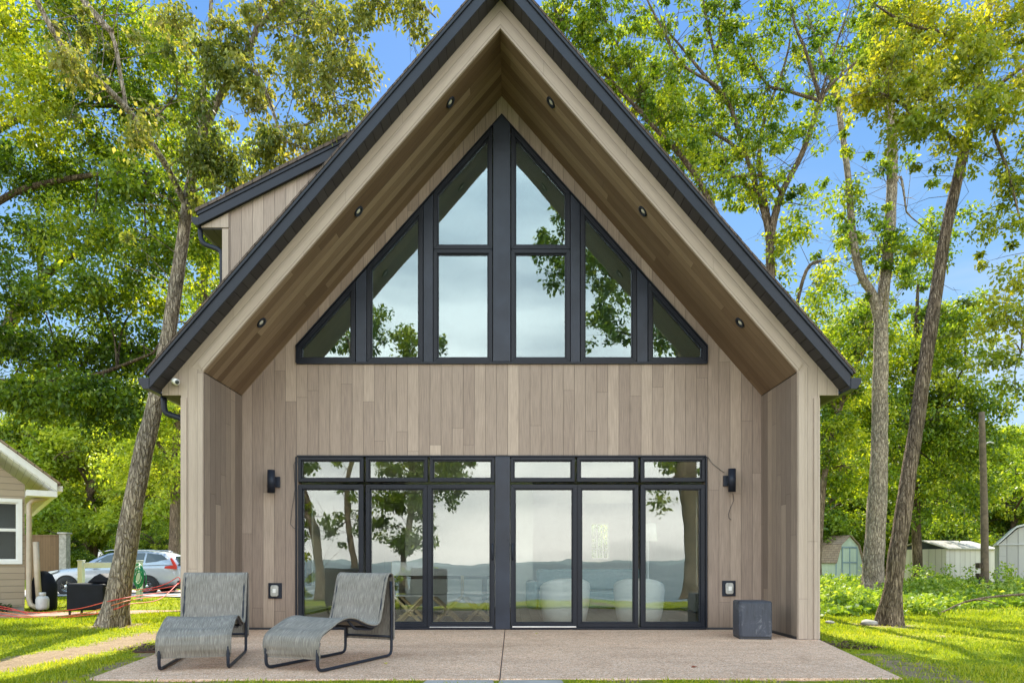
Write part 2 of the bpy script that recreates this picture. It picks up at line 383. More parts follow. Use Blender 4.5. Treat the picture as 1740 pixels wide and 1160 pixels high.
def m_patio():
    m, t, b = mat_new('exposed_aggregate')
    tcn = nd(t, 'ShaderNodeTexCoord'); o = tcn.outputs['Object']
    v = nd(t, 'ShaderNodeTexVoronoi'); v.inputs['Scale'].default_value = 120; t.links.new(o, v.inputs[0])
    sp = nd(t, 'ShaderNodeSeparateColor'); t.links.new(v.outputs['Color'], sp.inputs[0])
    col = ramp(t, sp.outputs[0], [(0.0, (0.36, 0.21, 0.135)), (0.35, (0.60, 0.375, 0.25)), (0.65, (0.71, 0.455, 0.31)), (0.9, (0.77, 0.55, 0.40)), (1.0, (0.78, 0.66, 0.55))])
    col = mul_col(t, col, ramp(t, noise_n(t, o, 1.1, 6, 0.6), [(0.25, (0.90, 0.89, 0.88)), (0.5, (1.0,)*3), (0.75, (1.08, 1.07, 1.05))]))
    col = mul_col(t, col, ramp(t, noise_n(t, mapping(t, o, (0.7, 2.5, 1)), 1.0, 5, 0.65), [(0.3, (0.86, 0.84, 0.83)), (0.5, (1.0,)*3), (0.7, (1.06, 1.05, 1.04))]))
    col = mul_col(t, col, ramp(t, noise_n(t, o, 14, 3), [(0.3, (0.88,)*3), (0.7, (1.08,)*3)]))
    col = mul_col(t, col, ramp(t, noise_n(t, o, 0.9, 5, 0.62, 1.2), [(0.56, (1.0,)*3), (0.66, (0.88, 0.86, 0.84)), (0.72, (0.82, 0.80, 0.78))]))
    col = mul_col(t, col, ramp(t, noise_n(t, o, 5.5, 3, 0.5, 0.6), [(0.66, (1.0,)*3), (0.74, (0.80, 0.78, 0.76))]))
    t.links.new(col, b.inputs['Base Color']); b.inputs['Roughness'].default_value = 0.9; b.inputs['Specular IOR Level'].default_value = 0.08
    bump(t, b, v.outputs['Distance'], 0.4, 0.003); return m
M['patio'] = m_patio()

def m_bark(name, c0, c1, c2, sc=(9, 9, 1.6), bs=0.9):
    m, t, b = mat_new(name)
    tcn = nd(t, 'ShaderNodeTexCoord'); v = mapping(t, tcn.outputs['Object'], sc)
    n1 = noise_n(t, v, 1.6, 7, 0.68, 0.8); n2 = noise_n(t, tcn.outputs['Object'], 1.4, 5, 0.6)
    n3 = noise_n(t, tcn.outputs['Object'], 26, 3, 0.6)
    col = ramp(t, n1, [(0.36, c0), (0.5, c1), (0.64, c2)])
    col = mul_col(t, col, ramp(t, n2, [(0.3, (0.72, 0.74, 0.72)), (0.65, (1.15, 1.12, 1.05))]))
    col = mul_col(t, col, ramp(t, n3, [(0.35, (0.82,)*3), (0.65, (1.12,)*3)]))
    vo = nd(t, 'ShaderNodeTexVoronoi', feature='DISTANCE_TO_EDGE'); vo.inputs['Scale'].default_value = 1.0
    dv = nd(t, 'ShaderNodeMix', data_type='VECTOR'); dv.inputs['Factor'].default_value = 0.35; nv = nd(t, 'ShaderNodeTexNoise'); nv.inputs['Scale'].default_value = 2.0; t.links.new(v, nv.inputs['Vector'])
    vs_ = mapping(t, tcn.outputs['Object'], tuple(x*1.9 for x in sc)); t.links.new(vs_, dv.inputs['A']); 
    ad = nd(t, 'ShaderNodeVectorMath', operation='ADD'); t.links.new(vs_, ad.inputs[0]); t.links.new(nv.outputs['Color'], ad.inputs[1]); t.links.new(ad.outputs[0], vo.inputs['Vector'])
    ck = nd(t, 'ShaderNodeMapRange', interpolation_type='SMOOTHSTEP'); ck.inputs[1].default_value = 0.0; ck.inputs[2].default_value = 0.16; t.links.new(vo.outputs['Distance'], ck.inputs[0])
    col = mul_col(t, col, ramp(t, ck.outputs[0], [(0.0, (0.66, 0.64, 0.62)), (1.0, (1.06, 1.05, 1.03))]))
    t.links.new(col, b.inputs['Base Color']); b.inputs['Roughness'].default_value = 0.95; b.inputs['Specular IOR Level'].default_value = 0.15
    bump(t, b, math_n(t, 'ADD', math_n(t, 'ADD', math_n(t, 'MULTIPLY', n1, 0.6), math_n(t, 'MULTIPLY', ck.outputs[0], 0.5)), math_n(t, 'MULTIPLY', n3, 0.3)), bs, 0.05); return m
M['bark_grey'] = m_bark('grey_bark', (0.20, 0.16, 0.125), (0.35, 0.29, 0.235), (0.53, 0.455, 0.375), sc=(13, 13, 2.6), bs=1.0)
M['bark_brown'] = m_bark('brown_bark', (0.10, 0.072, 0.052), (0.23, 0.175, 0.13), (0.42, 0.335, 0.255), sc=(24, 24, 2.2), bs=1.0)
M['bark_dark'] = m_bark('dark_bark', (0.05, 0.038, 0.028), (0.11, 0.085, 0.06), (0.20, 0.16, 0.12))

def m_leaf(name, stops, transl=0.5, tmul=(1.5, 1.35, 0.5)):
    m, t, b = mat_new(name); t.nodes.remove(b); o = t.nodes['Material Output']
    at = nd(t, 'ShaderNodeAttribute'); at.attribute_name = 'tone'
    col = ramp(t, at.outputs['Fac'], stops)
    df = nd(t, 'ShaderNodeBsdfDiffuse'); tl = nd(t, 'ShaderNodeBsdfTranslucent'); gl = nd(t, 'ShaderNodeBsdfGlossy')
    gl.inputs['Roughness'].default_value = 0.45; gl.inputs['Color'].default_value = (0.9, 0.9, 0.9, 1)
    t.links.new(col, df.inputs[0]); t.links.new(mul_col(t, col, tmul), tl.inputs[0])
    m1 = nd(t, 'ShaderNodeMixShader'); m1.inputs[0].default_value = transl; t.links.new(df.outputs[0], m1.inputs[1]); t.links.new(tl.outputs[0], m1.inputs[2])
    m2 = nd(t, 'ShaderNodeMixShader'); m2.inputs[0].default_value = 0.025; t.links.new(m1.outputs[0], m2.inputs[1]); t.links.new(gl.outputs[0], m2.inputs[2])
    t.links.new(m2.outputs[0], o.inputs[0]); return m
M['leaf_green'] = m_leaf('leaf_green', [(0, (0.035, 0.085, 0.010)), (0.5, (0.15, 0.24, 0.016)), (1, (0.47, 0.51, 0.03))])
M['leaf_dark'] = m_leaf('leaf_dark', [(0, (0.022, 0.055, 0.012)), (0.5, (0.055, 0.11, 0.022)), (1, (0.12, 0.19, 0.03))], 0.45)
M['leaf_yellow'] = m_leaf('leaf_yellow', [(0, (0.08, 0.13, 0.014)), (0.5, (0.21, 0.27, 0.024)), (1, (0.44, 0.43, 0.04))], 0.5)
M['leaf_dusty'] = m_leaf('leaf_dusty', [(0, (0.08, 0.12, 0.022)), (0.5, (0.23, 0.26, 0.055)), (1, (0.46, 0.40, 0.14))], 0.45)
M['leaf_far'] = m_leaf('leaf_far', [(0, (0.12, 0.19, 0.014)), (0.5, (0.26, 0.36, 0.026)), (1, (0.50, 0.56, 0.06))], 0.5)
M['grass_blade'] = m_leaf('grass_blade', [(0, (0.08, 0.14, 0.008)), (0.45, (0.25, 0.33, 0.013)), (0.8, (0.45, 0.46, 0.02)), (1, (0.62, 0.54, 0.12))], 0.45, (1.3, 1.2, 0.5))
M['weed'] = m_leaf('weed_leaf', [(0, (0.08, 0.16, 0.018)), (0.5, (0.19, 0.30, 0.03)), (1, (0.40, 0.47, 0.10))], 0.45)

def m_ground():
    m, t, b = mat_new('lawn_soil')
    tcn = nd(t, 'ShaderNodeTexCoord'); o = tcn.outputs['Object']
    at = nd(t, 'ShaderNodeAttribute'); at.attribute_name = 'dirt'
    n1 = noise_n(t, o, 0.5, 6, 0.6); n2 = noise_n(t, o, 9, 5, 0.7); n3 = noise_n(t, o, 55, 4, 0.7)
    g = ramp(t, n2, [(0.25, (0.11, 0.16, 0.009)), (0.5, (0.24, 0.29, 0.013)), (0.75, (0.42, 0.40, 0.03))])
    g = mul_col(t, g, ramp(t, n1, [(0.3, (0.8, 0.9, 0.8)), (0.7, (1.3, 1.12, 1.0))]))
    g = mul_col(t, g, ramp(t, n3, [(0.3, (0.55,)*3), (0.7, (1.35,)*3)]))
    d = ramp(t, n3, [(0.25, (0.15, 0.10, 0.058)), (0.5, (0.31, 0.225, 0.14)), (0.75, (0.46, 0.365, 0.24))])
    d = mul_col(t, d, ramp(t, n2, [(0.3, (0.75,)*3), (0.7, (1.15,)*3)]))
    dm = nd(t, 'ShaderNodeMapRange', interpolation_type='SMOOTHSTEP'); dm.inputs[1].default_value = 0.35; dm.inputs[2].default_value = 0.65
    t.links.new(math_n(t, 'ADD', at.outputs['Fac'], math_n(t, 'ADD', math_n(t, 'MULTIPLY', math_n(t, 'SUBTRACT', n2, 0.5), 1.0), math_n(t, 'MULTIPLY', math_n(t, 'SUBTRACT', noise_n(t, o, 2.6, 4, 0.6), 0.5), 1.1))), dm.inputs[0])
    t.links.new(mix_col(t, dm.outputs[0], g, d), b.inputs['Base Color']); b.inputs['Roughness'].default_value = 0.95
    b.inputs['Specular IOR Level'].default_value = 0.1
    bump(t, b, math_n(t, 'ADD', n3, n2), 0.9, 0.03); return m
M['ground'] = m_ground()
def m_water():
    m, t, b = mat_new('lake_water')
    tcn = nd(t, 'ShaderNodeTexCoord'); o = tcn.outputs['Object']
    b.inputs['Base Color'].default_value = (0.13, 0.175, 0.19, 1); b.inputs['Roughness'].default_value = 0.5; b.inputs['Specular IOR Level'].default_value = 0.0
    n = noise_n(t, mapping(t, o, (0.05, 0.22, 1)), 1.0, 9, 0.78); bump(t, b, n, 0.8, 0.25)
    gl = nd(t, 'ShaderNodeBsdfGlossy'); gl.inputs['Roughness'].default_value = 0.25
    mx = nd(t, 'ShaderNodeMixShader'); t.links.new(ramp(t, n, [(0.42, (0.02,)*3), (0.5, (0.14,)*3), (0.6, (0.5,)*3)]), mx.inputs[0]); t.links.new(b.outputs[0], mx.inputs[1]); t.links.new(gl.outputs[0], mx.inputs[2])
    t.links.new(mx.outputs[0], t.nodes['Material Output'].inputs[0]); return m
M['water'] = m_water()
M['hill'] = m_plain('hazy_wooded_hill', (0.25, 0.30, 0.295), 0.95, var=0.3, nscale=0.03)  # haze of distance is put into this pale blue grey
M['mulch'] = m_plain('mulch', (0.085, 0.04, 0.022), 0.95, var=0.5, nscale=30, bmp=0.8)
M['paver'] = m_plain('red_pavers', (0.36, 0.20, 0.15), 0.85, var=0.2, nscale=10, bmp=0.3)

# ------------------------------------------------------------------ ground
def sstep(a, b, x):
    t = max(0.0, min(1.0, (x-a)/(b-a))); return t*t*(3-2*t)
def gz(x, y):
    z = -0.05
    z -= 0.24*sstep(13, 27, y)*sstep(-3, -9, x)
    z += 0.036*sstep(4.2, 5.1, y)*sstep(5.75, 5.62, y)*sstep(4.4, 3.6, abs(x)); z -= 0.22*sstep(5.0, 0.2, y)+1.0*sstep(-2.2, -4.6, y)
    z += 1.15*sstep(31, 50, y)*sstep(-3, -9, x)+0.5*sstep(45, 70, y)*sstep(3, 9, x)
    z += 0.05*mnoise.noise(Vector((x*0.25, y*0.25, 0.0)))*sstep(6, 12, abs(x)+abs(y-8)*0.5)
    z += 0.018*mnoise.noise(Vector((x*1.3, y*1.3, 3.0)))
    return z
def dirt(x, y):
    d = 0.0
    px = -5.0-0.10*(y-7.5)+0.25*math.sin(y*0.9)
    d = max(d, math.exp(-((x-px)/0.42)**2)*sstep(11.0, 9.0, y)*0.95)
    e = (y-5.6)*(3.8-3.22)/2.86+3.22                       # right edge of the patio
    d = max(d, math.exp(-((x-e-0.35)/0.42)**2)*sstep(7.9, 7.2, y)*0.62)
    e2 = -3.47-(y-5.55)*0.21
    d = max(d, math.exp(-((x-e2+0.12)/0.16)**2)*sstep(8.5, 7.5, y)*0.7)
    d = max(d, math.exp(-((x-5.2)/0.9)**2-((y-5.6)/0.5)**2)*0.45)
    d = max(d, math.exp(-((x-5.6)/0.8)**2-((y-9.2)/0.35)**2)*0.5)
    for (tx, ty, tr_) in ((-6.27, 10.7, .55), (6.0, 10.9, .6), (10.6, 20.5, 1.2)): d = max(d, 0.8*math.exp(-((x-tx)**2+(y-ty)**2)/tr_**2))
    if 4.6 < y < 5.75 and -4 < x < 3.4: d = max(d, 0.42)
    return d
def grid_axis(segs):
    a = []
    for lo, hi, st in segs:
        n = max(1, int(round((hi-lo)/st))); a += [lo+(hi-lo)*i/n for i in range(n)]
    a.append(segs[-1][1]); return a
xs = grid_axis([(-400, -60, 40), (-60, -14, 2), (-14, 14, 0.2), (14, 60, 2), (60, 400, 40)])
ys = grid_axis([(-5.5, 4.6, 0.4), (4.6, 13, 0.2), (13, 30, 0.6), (30, 80, 4), (80, 700, 60)])
gm = MB(); vv = [(x, y, gz(x, y)) for y in ys for x in xs]; nx = len(xs)
ff = []
for j in range(len(ys)-1):
    for i in range(nx-1):
        ff.append((j*nx+i, j*nx+i+1, (j+1)*nx+i+1, (j+1)*nx+i))
me = bpy.data.meshes.new('ground'); me.from_pydata(vv, [], ff); me.update()
a = me.attributes.new('dirt', 'FLOAT', 'POINT'); a.data.foreach_set('value', [dirt(x, y) for x, y, z in vv])
me.polygons.foreach_set('use_smooth', [True]*len(ff))
go = bpy.data.objects.new('ground', me); COL.objects.link(go); me.materials.append(M['ground']); tag(go, kind='structure')

wm = MB().quad([(-900, -1400, -1.05), (900, -1400, -1.05), (900, -3.2, -1.05), (-900, -3.2, -1.05)])
wm.build('lake_water', M['water'], kind='structure')
hv, hf = [], []
K = 420
for j, (yy, sc) in enumerate(((-700, 0.0), (-760, 0.8), (-850, 1.0), (-1000, 0.9))):
    for i in range(K+1):
        x = -1500+3000*i/K
        h = 3.0+0.8*mnoise.noise(Vector((x*0.004, 1.5, j*0.15)))+0.8*mnoise.noise(Vector((x*0.017, 4, j*0.4)))+1.2*mnoise.noise(Vector((x*0.06, 2, j)))+1.6*mnoise.noise(Vector((x*0.17, 8, j)))
        hv.append((x, yy, -1.2+max(1.5, h)*sc))
for j in range(3):
    for i in range(K): hf.append((j*(K+1)+i, (j+1)*(K+1)+i, (j+1)*(K+1)+i+1, j*(K+1)+i+1))
MB().add(hv, hf, None, True).build('hills', M['hill'], kind='structure')

# patio: a slab with two joints
HC = -0.145                       # centre line of the house
pm = MB()
def slab(poly): pm.prism(poly, -0.12, 0.0, axis='z')
jx, jw = -0.10, 0.004
slab([(-4.05, 8.44), (-3.70, 7.0), (-3.47, 5.55), (jx-jw, 5.585), (jx-jw, 9.66), (HC-3.66, 9.66), (HC-3.66, 8.44)])
slab([(jx+jw, 5.585), (3.22, 5.62), (3.80, 8.44), (HC+3.66, 8.44), (HC+3.66, 9.66), (jx+jw, 9.66)])
pm.build('patio', M['patio'], kind='structure', bevel=0.01)
MB().box(jx-jw, jx+jw, 5.6, 9.66, -0.12, -0.012).build('patio_joint', M['dark'], kind='structure')
# driveway and paver walk on the left, kerb stones at the front of the patio
dm = MB()
dv, df_ = [], []
for i in range(14):
    x = -34+i*2.0
    for y in (23.6, 30.5): dv.append((x, y, gz(x, y)+0.035))
for i in range(13): df_.append((2*i, 2*i+2, 2*i+3, 2*i+1))
dm.add(dv, df_).build('driveway', M['concrete'], kind='structure')
wv = [(-10.5, 12.25), (-8.3, 12.45), (-7.1, 13.0), (-6.6, 13.9), (-7.6, 13.9), (-8.6, 13.4), (-10.5, 13.3)]
MB().prism([(x, y) for x, y in wv], -0.15, -0.022, axis='z').build('paver_path', M['paver'], kind='structure')
for (x0, x1) in ((-0.72, -0.14), (-0.12, 0.42)):
    MB().prism([(x0, 5.37), (x1, 5.36), (x1-0.01, 5.56), (x0+0.02, 5.555)], -0.2, -0.004, axis='z').build('stepping_stone', M['concrete'], bevel=0.012,
        label='flat pale stepping stone set in grass at patio edge, the %s of two' % ('left' if x0 < -0.5 else 'right'), cat='stepping stone', group='stepping stones at the patio edge')
for lab, pts in (('dark brown mulch patch beside the right corner of the house', [(3.86, 8.44), (4.25, 8.0), (4.02, 7.75), (3.72, 8.05)]),
                 ('dark mulch patch at the left edge of the patio', [(-4.45, 8.2), (-3.98, 8.2), (-3.86, 7.6), (-4.2, 7.55)])):
    mv = MB(); rg = random.Random(3)
    mv.prism(pts, -0.12, -0.035, axis='z')
    xa, xb = min(p[0] for p in pts), max(p[0] for p in pts); ya, yb = min(p[1] for p in pts), max(p[1] for p in pts)
    for k in range(260):
        x, y = rg.uniform(xa, xb), rg.uniform(ya, yb); a = rg.uniform(0, PI); l = rg.uniform(0.01, 0.035)
        p = Vector((x, y, -0.03+rg.uniform(0, 0.02))); d = Vector((math.cos(a), math.sin(a), rg.uniform(-0.3, 0.3)))*l; q = Vector((-math.sin(a), math.cos(a), 0.2))*l*0.3
        mv.add([p-d-q, p+d-q, p+d+q, p-d+q], [(0, 1, 2, 3)])
    mv.build('mulch', M['mulch'], kind='stuff', label=lab, cat='mulch')

# ------------------------------------------------------------------ the house
SL = 1.152                                       # roof slope
YF, YR, YK, YB = 8.21, 8.46, 9.67, 21.0          # rake fascia, front plane, recessed wall, rear wall
ZO, ZI = 7.916, 7.551                            # apex of the outer / inner edge of the gable frame
HI, HO, HE = 3.68, 3.957, 4.22                   # half widths: recess, outer wall, eave
PX = 120.0                                       # photo pixels per metre on the recessed wall
def rx(px): return (px-870.0)/PX
def rz_(py): return CAMZ+(955.0-py)/PX
SLN = math.hypot(1, SL)
house = empty('lake_house', (HC, YR, 0), 0, 'modern A frame lake house with brown plank siding and black steep gable roof', 'house')
def hb(mb, name, mat, bevel=0.0, parent=None, label=None):
    """link a part of the house; mb is in world coordinates relative to the centre line HC"""
    p = parent or house
    org = Vector((HC, YR, 0))
    if parent and parent is not house: base = parent['_o']
    else: base = (0.0, YR, 0.0)
    mb.v = [(a-base[0], b-base[1], c-base[2]) for a, b, c in mb.v]
    uv0 = None
    o = mb.build(name, mat, p, bevel, label)
    o['_o'] = base if not parent else base
    return o
def uvshift(mb):      # default UVs are taken before the shift: freeze them now
    for k, f in enumerate(mb.f):
        if mb.uv[k]: continue
        a, b, c = (Vector(mb.v[f[i]]) for i in (0, 1, 2)); n = (b-a).cross(c-a)
        for q in range(2, len(f)-1):
            if n.length < 1e-9: n = (Vector(mb.v[f[q]])-a).cross(Vector(mb.v[f[q+1]])-a)
        ax = max(range(3), key=lambda i: abs(n[i]))
        mb.uv[k] = [((p[1], p[2]) if ax == 0 else (p[0], p[2]) if ax == 1 else (p[0], p[1])) for p in (mb.v[i] for i in f)]
    return mb

# recessed front wall around the openings (x measured from the house centre)
WH, WB, WS, WA = 2.90, 3.783, 4.017, 7.283       # gable glazing: half width, bottom, shoulder, apex
DH, DT = 2.885, 2.442                            # sliding doors: half width, top
fw = MB()
for s in (-1, 1):
    P = lambda pts: [(s*a, b) for a, b in pts]
    fw.prism(P([(DH, 0.0), (HI-0.003, 0.0), (HI-0.003, DT), (DH, DT)]), YK, YK+0.18)
    fw.prism(P([(0, DT), (HI-0.003, DT), (HI-0.003, 3.308), (0, 3.308)]), YK, YK+0.18)
    hw = lambda z: (ZI-0.003-z)/SL
    fw.prism(P([(0, 3.308), (hw(3.308), 3.308), (hw(WB), WB), (0, WB)]), YK, YK+0.18)
    fw.prism(P([(WH, WB), (hw(WB), WB), (0, ZI-0.003), (0, WA), (WH, WS)]), YK, YK+0.18)
hb(uvshift(fw), 'front_wall', M['siding'])
# wing walls: returns, outer side walls, legs of the gable frame
for s in (-1, 1):
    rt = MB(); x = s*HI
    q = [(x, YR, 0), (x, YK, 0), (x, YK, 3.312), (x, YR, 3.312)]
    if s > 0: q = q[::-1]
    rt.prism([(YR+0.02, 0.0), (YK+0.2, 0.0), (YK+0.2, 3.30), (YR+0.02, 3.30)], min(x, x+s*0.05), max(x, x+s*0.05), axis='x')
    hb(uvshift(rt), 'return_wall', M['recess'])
    sw = MB(); wy0, wy1, wq0, wq1 = 10.5, 13.3, 0.5, 2.35
    for pp_ in ([(YR+0.02, -0.02), (wy0, -0.02), (wy0, 3.05), (YR+0.02, 3.05)], [(wy1, -0.02), (YB, -0.02), (YB, 3.05), (wy1, 3.05)], [(wy0, -0.02), (wy1, -0.02), (wy1, wq0), (wy0, wq0)], [(wy0, wq1), (wy1, wq1), (wy1, 3.05), (wy0, 3.05)]):
        sw.prism(pp_, min(s*(HO-0.18), s*HO), max(s*(HO-0.18), s*HO), axis='x')
    hb(uvshift(sw), 'side_wall', M['siding'])
    wf = MB(); xa, xb = sorted((s*(HO-0.10), s*(HO+0.015)))
    for (y0_, y1_, z0_, z1_) in ((wy0, wy0+.07, wq0, wq1), (wy1-.07, wy1, wq0, wq1), (wy0+.07, wy1-.07, wq0, wq0+.07), (wy0+.07, wy1-.07, wq1-.07, wq1), ((wy0+wy1)/2-.03, (wy0+wy1)/2+.03, wq0+.07, wq1-.07)): wf.box(xa, xb, y0_, y1_, z0_, z1_)
    wfo = hb(uvshift(wf), 'added_side_window', M['frame'], 0.003)  # unseen window, added to let more daylight onto the furniture
    wp = MB(); xa, xb = sorted((s*(HO-0.05), s*(HO-0.056))); wp.box(xa, xb, wy0+.03, wy1-.03, wq0+.03, wq1-.03); hb(uvshift(wp), 'pane', M['glass_side'], 0, wfo)
    lg = MB(); P = lambda pts: [(s*a, b) for a, b in pts]
    uvl_ = lambda a, b, c: (a, c)
    lg.prism(P([(HI, 0.0), (HO, 0.0), (HO, 3.02), (4.19, 3.02), (4.19, ZO-SL*4.19), (3.915, ZO-SL*3.915), (HI, ZI-SL*HI)]), YR, YR+0.019, uvfun=uvl_)
    hb(lg, 'corner_board', M['trim'])
    # trim boards standing proud round the leg
    tb = MB(); tb.box(min(s*(HO-0.075), s*(HO-0.002)), max(s*(HO-0.075), s*(HO-0.002)), YR-0.018, YR-0.001, 0.0, 2.985)
    tb.box(min(s*(HI+0.002), s*(HI+0.085)), max(s*(HI+0.002), s*(HI+0.085)), YR-0.014, YR-0.001, 0.0, ZI-SL*HI-0.01)
    hb(uvshift(tb), 'edge_trim', M['trim'], 0.003)
    # sloping gable frame (boards follow the rake)
    gf = MB()
    uvr = lambda a, b, c: ((ZO-SL*abs(a)-c)/SLN+s*3.0, abs(a)*SLN)
    gf.prism(P([(0, ZI), (HI, ZI-SL*HI), (3.915, ZO-SL*3.915), (0, ZO)]), YR, YR+0.019, uvfun=uvr)
    gf.prism(P([(0, ZI+0.002), (HI-0.002, ZI-SL*(HI-0.002)+0.002), (HI+0.06, ZI-SL*(HI)+0.10), (0, ZI+0.165)]), YR-0.016, YR-0.001, uvfun=uvr)
    hb(gf, 'gable_frame', M['trim'])
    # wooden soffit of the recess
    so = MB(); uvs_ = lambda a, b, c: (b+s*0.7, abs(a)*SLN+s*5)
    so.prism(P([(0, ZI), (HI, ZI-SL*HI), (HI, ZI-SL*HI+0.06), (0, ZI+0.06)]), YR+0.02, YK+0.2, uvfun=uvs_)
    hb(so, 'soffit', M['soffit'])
    # black rake soffit, fascia, drip edge and shingle roof
    rs = MB(); uvb = lambda a, b, c: (abs(a)*SLN, b)
    rs.prism(P([(0, ZO), (HE, ZO-SL*HE), (HE, ZO-SL*HE+0.03), (0, ZO+0.03)]), YF+0.025, YR+0.02, uvfun=uvb)
    hb(rs, 'rake_soffit', M['black_soffit'])
    fa = MB(); fa.prism(P([(0, ZO-0.012), (HE, ZO-0.012-SL*HE), (HE, ZO+0.158-SL*HE), (0, ZO+0.158)]), YF, YF+0.024)
    hb(fa, 'rake_fascia', M['fascia'], 0.004)
    dr = MB(); dr.prism(P([(0, ZO+0.160), (HE+0.02, ZO+0.160-SL*(HE+0.02)), (HE+0.02, ZO+0.208-SL*(HE+0.02)), (0, ZO+0.208)]), YF-0.022, YF+0.03)
    hb(dr, 'drip_edge', M['fascia'], 0.004)
    ro = MB(); uvro = lambda a, b, c: (b, abs(a)*SLN)
    ro.prism(P([(0, ZO+0.210), (HE+0.045, ZO+0.210-SL*(HE+0.045)), (HE+0.045, ZO+0.232-SL*(HE+0.045)), (0, ZO+0.232)]), YF-0.030, YB+0.3, uvfun=uvro)
    rgs = random.Random(5+s)
    for k in range(44):                           # shingle butts along the rake
        a0 = k*(HE+0.04)/44; a1 = (k+1)*(HE+0.04)/44-0.004; h = 0.006+rgs.uniform(0, 0.005)
        ro.prism(P([(a0, ZO+0.233-SL*a0), (a1, ZO+0.233-SL*a1), (a1, ZO+0.233+h-SL*a1), (a0, ZO+0.235-SL*a0)]), YF-0.030-rgs.uniform(0, 0.006), YF+0.5, uvfun=uvro)
    hb(ro, 'roof', M['shingle'])
    dk = MB(); dk.prism(P([(0, ZO+0.035), (HE-0.02, ZO+0.035-SL*(HE-0.02)), (HE-0.02, ZO+0.205-SL*(HE-0.02)), (0, ZO+0.205)]), YF+0.04, YB+0.28)
    hb(dk, 'roof_deck', M['dark'])
    # level eave soffit, eave fascia, gutter
    es = MB(); es.prism([(YR+0.02, 3.02), (YB, 3.02), (YB, 3.05), (YR+0.02, 3.05)], min(s*(HO+0.001), s*(HE-0.005)), max(s*(HO+0.001), s*(HE-0.005)), axis='x')
    hb(uvshift(es), 'eave_soffit', M['black_soffit'])
    gu = MB(); za = ZO-SL*HE
    prof = [(HE, za-0.02), (HE+0.07, za-0.02), (HE+0.12, za+0.05), (HE+0.125, za+0.11), (HE+0.115, za+0.11), (HE+0.06, za+0.0), (HE, za+0.0)]
    gu.prism(P(prof), YF, YB+0.2)
    gu.prism(P([(HE, za-0.021), (HE+0.071, za-0.021), (HE+0.122, za+0.05), (HE+0.126, za+0.112), (HE, za+0.112)]), YF-0.006, YF+0.012)
    hb(gu, 'gutter', M['fascia'], 0.003)
    # base flashing and foundation
    fo = MB(); fo.box(min(s*(HI-0.01), s*(HO+0.01)), max(s*(HI-0.01), s*(HO+0.01)), YR-0.03, YB, -0.25, -0.002)
    hb(uvshift(fo), 'foundation', M['dark'])
# apex board over the joint, wall base sill
for s in (-1, 1):
    sl = MB(); sl.box(min(s*HI, s*(DH+0.02)), max(s*HI, s*(DH+0.02)), YK-0.02, YK-0.001, 0.001, 0.03)
    sl.box(min(s*HI, s*(HI-0.012)), max(s*HI, s*(HI-0.012)), YR+0.02, YK-0.019, 0.001, 0.031)
    hb(uvshift(sl), 'base_flashing', M['dark'])
# rear gable wall with a window that shows daylight, inner floors, side linings
bw = MB()
bx0, bx1, bz0, bz1 = 2.55, 3.1, 1.05, 2.15
# one window in the rear wall, x relative to the centre
bw.box(-HO, bx0, YB-0.2, YB, 0, 3.3); bw.box(bx1, HO, YB-0.2, YB, 0, 3.3); bw.box(bx0, bx1, YB-0.2, YB, 0, bz0); bw.box(bx0, bx1, YB-0.2, YB, bz1, 3.3)
bw.prism([(-HO, 3.3), (HO, 3.3), (0, ZO)], YB-0.2, YB)
hb(uvshift(bw), 'rear_wall', M['inner'])
rwn = MB()
for xx in (bx0, bx1-0.03, (bx0*2+bx1)/3, (bx0+bx1*2)/3): rwn.box(xx, xx+0.03, YB-0.12, YB-0.08, bz0, bz1)
rwn.box(bx0, bx1, YB-0.125, YB-0.085, bz0, bz0+0.04); rwn.box(bx0, bx1, YB-0.125, YB-0.085, bz1-0.04, bz1); rwn.box(bx0, bx1, YB-0.125, YB-0.085, bz0+0.3, bz0+0.33)
hb(rwn, 'rear_window', M['white'])
il = MB(); il.box(-3.75, 3.75, YK+0.18, YB-0.2, -0.12, -0.03)
hb(uvshift(il), 'interior_floor', M['floorwood'])
il = MB()
for s in (-1, 1):
    for (y0_, y1_, z0_, z1_) in ((YK+0.19, 10.5, -0.03, 3.3), (13.3, YB-0.2, -0.03, 3.3), (10.5, 13.3, -0.03, 0.5), (10.5, 13.3, 2.35, 3.3)): il.box(min(s*3.73, s*3.76), max(s*3.73, s*3.76), y0_, y1_, z0_, z1_)
il.box(-3.72, 3.72, 12.2, YB-0.2, 2.75, 3.0)          # loft floor over the rear of the room
for s in (-1, 1): il.prism([(s*a, b) for a, b in [(0, ZO-0.12), (HI+0.05, ZO-0.12-SL*(HI+0.05)), (HI+0.05, ZO-0.06-SL*(HI+0.05)), (0, ZO-0.06)]], YK+0.22, YB-0.2)
hb(uvshift(il), 'interior_lining', M['inner'])
pt = MB(); pt.box(-2.2, 0.6, 15.0, 15.15, -0.03, 2.75)
hb(uvshift(pt), 'partition', M['inner'])

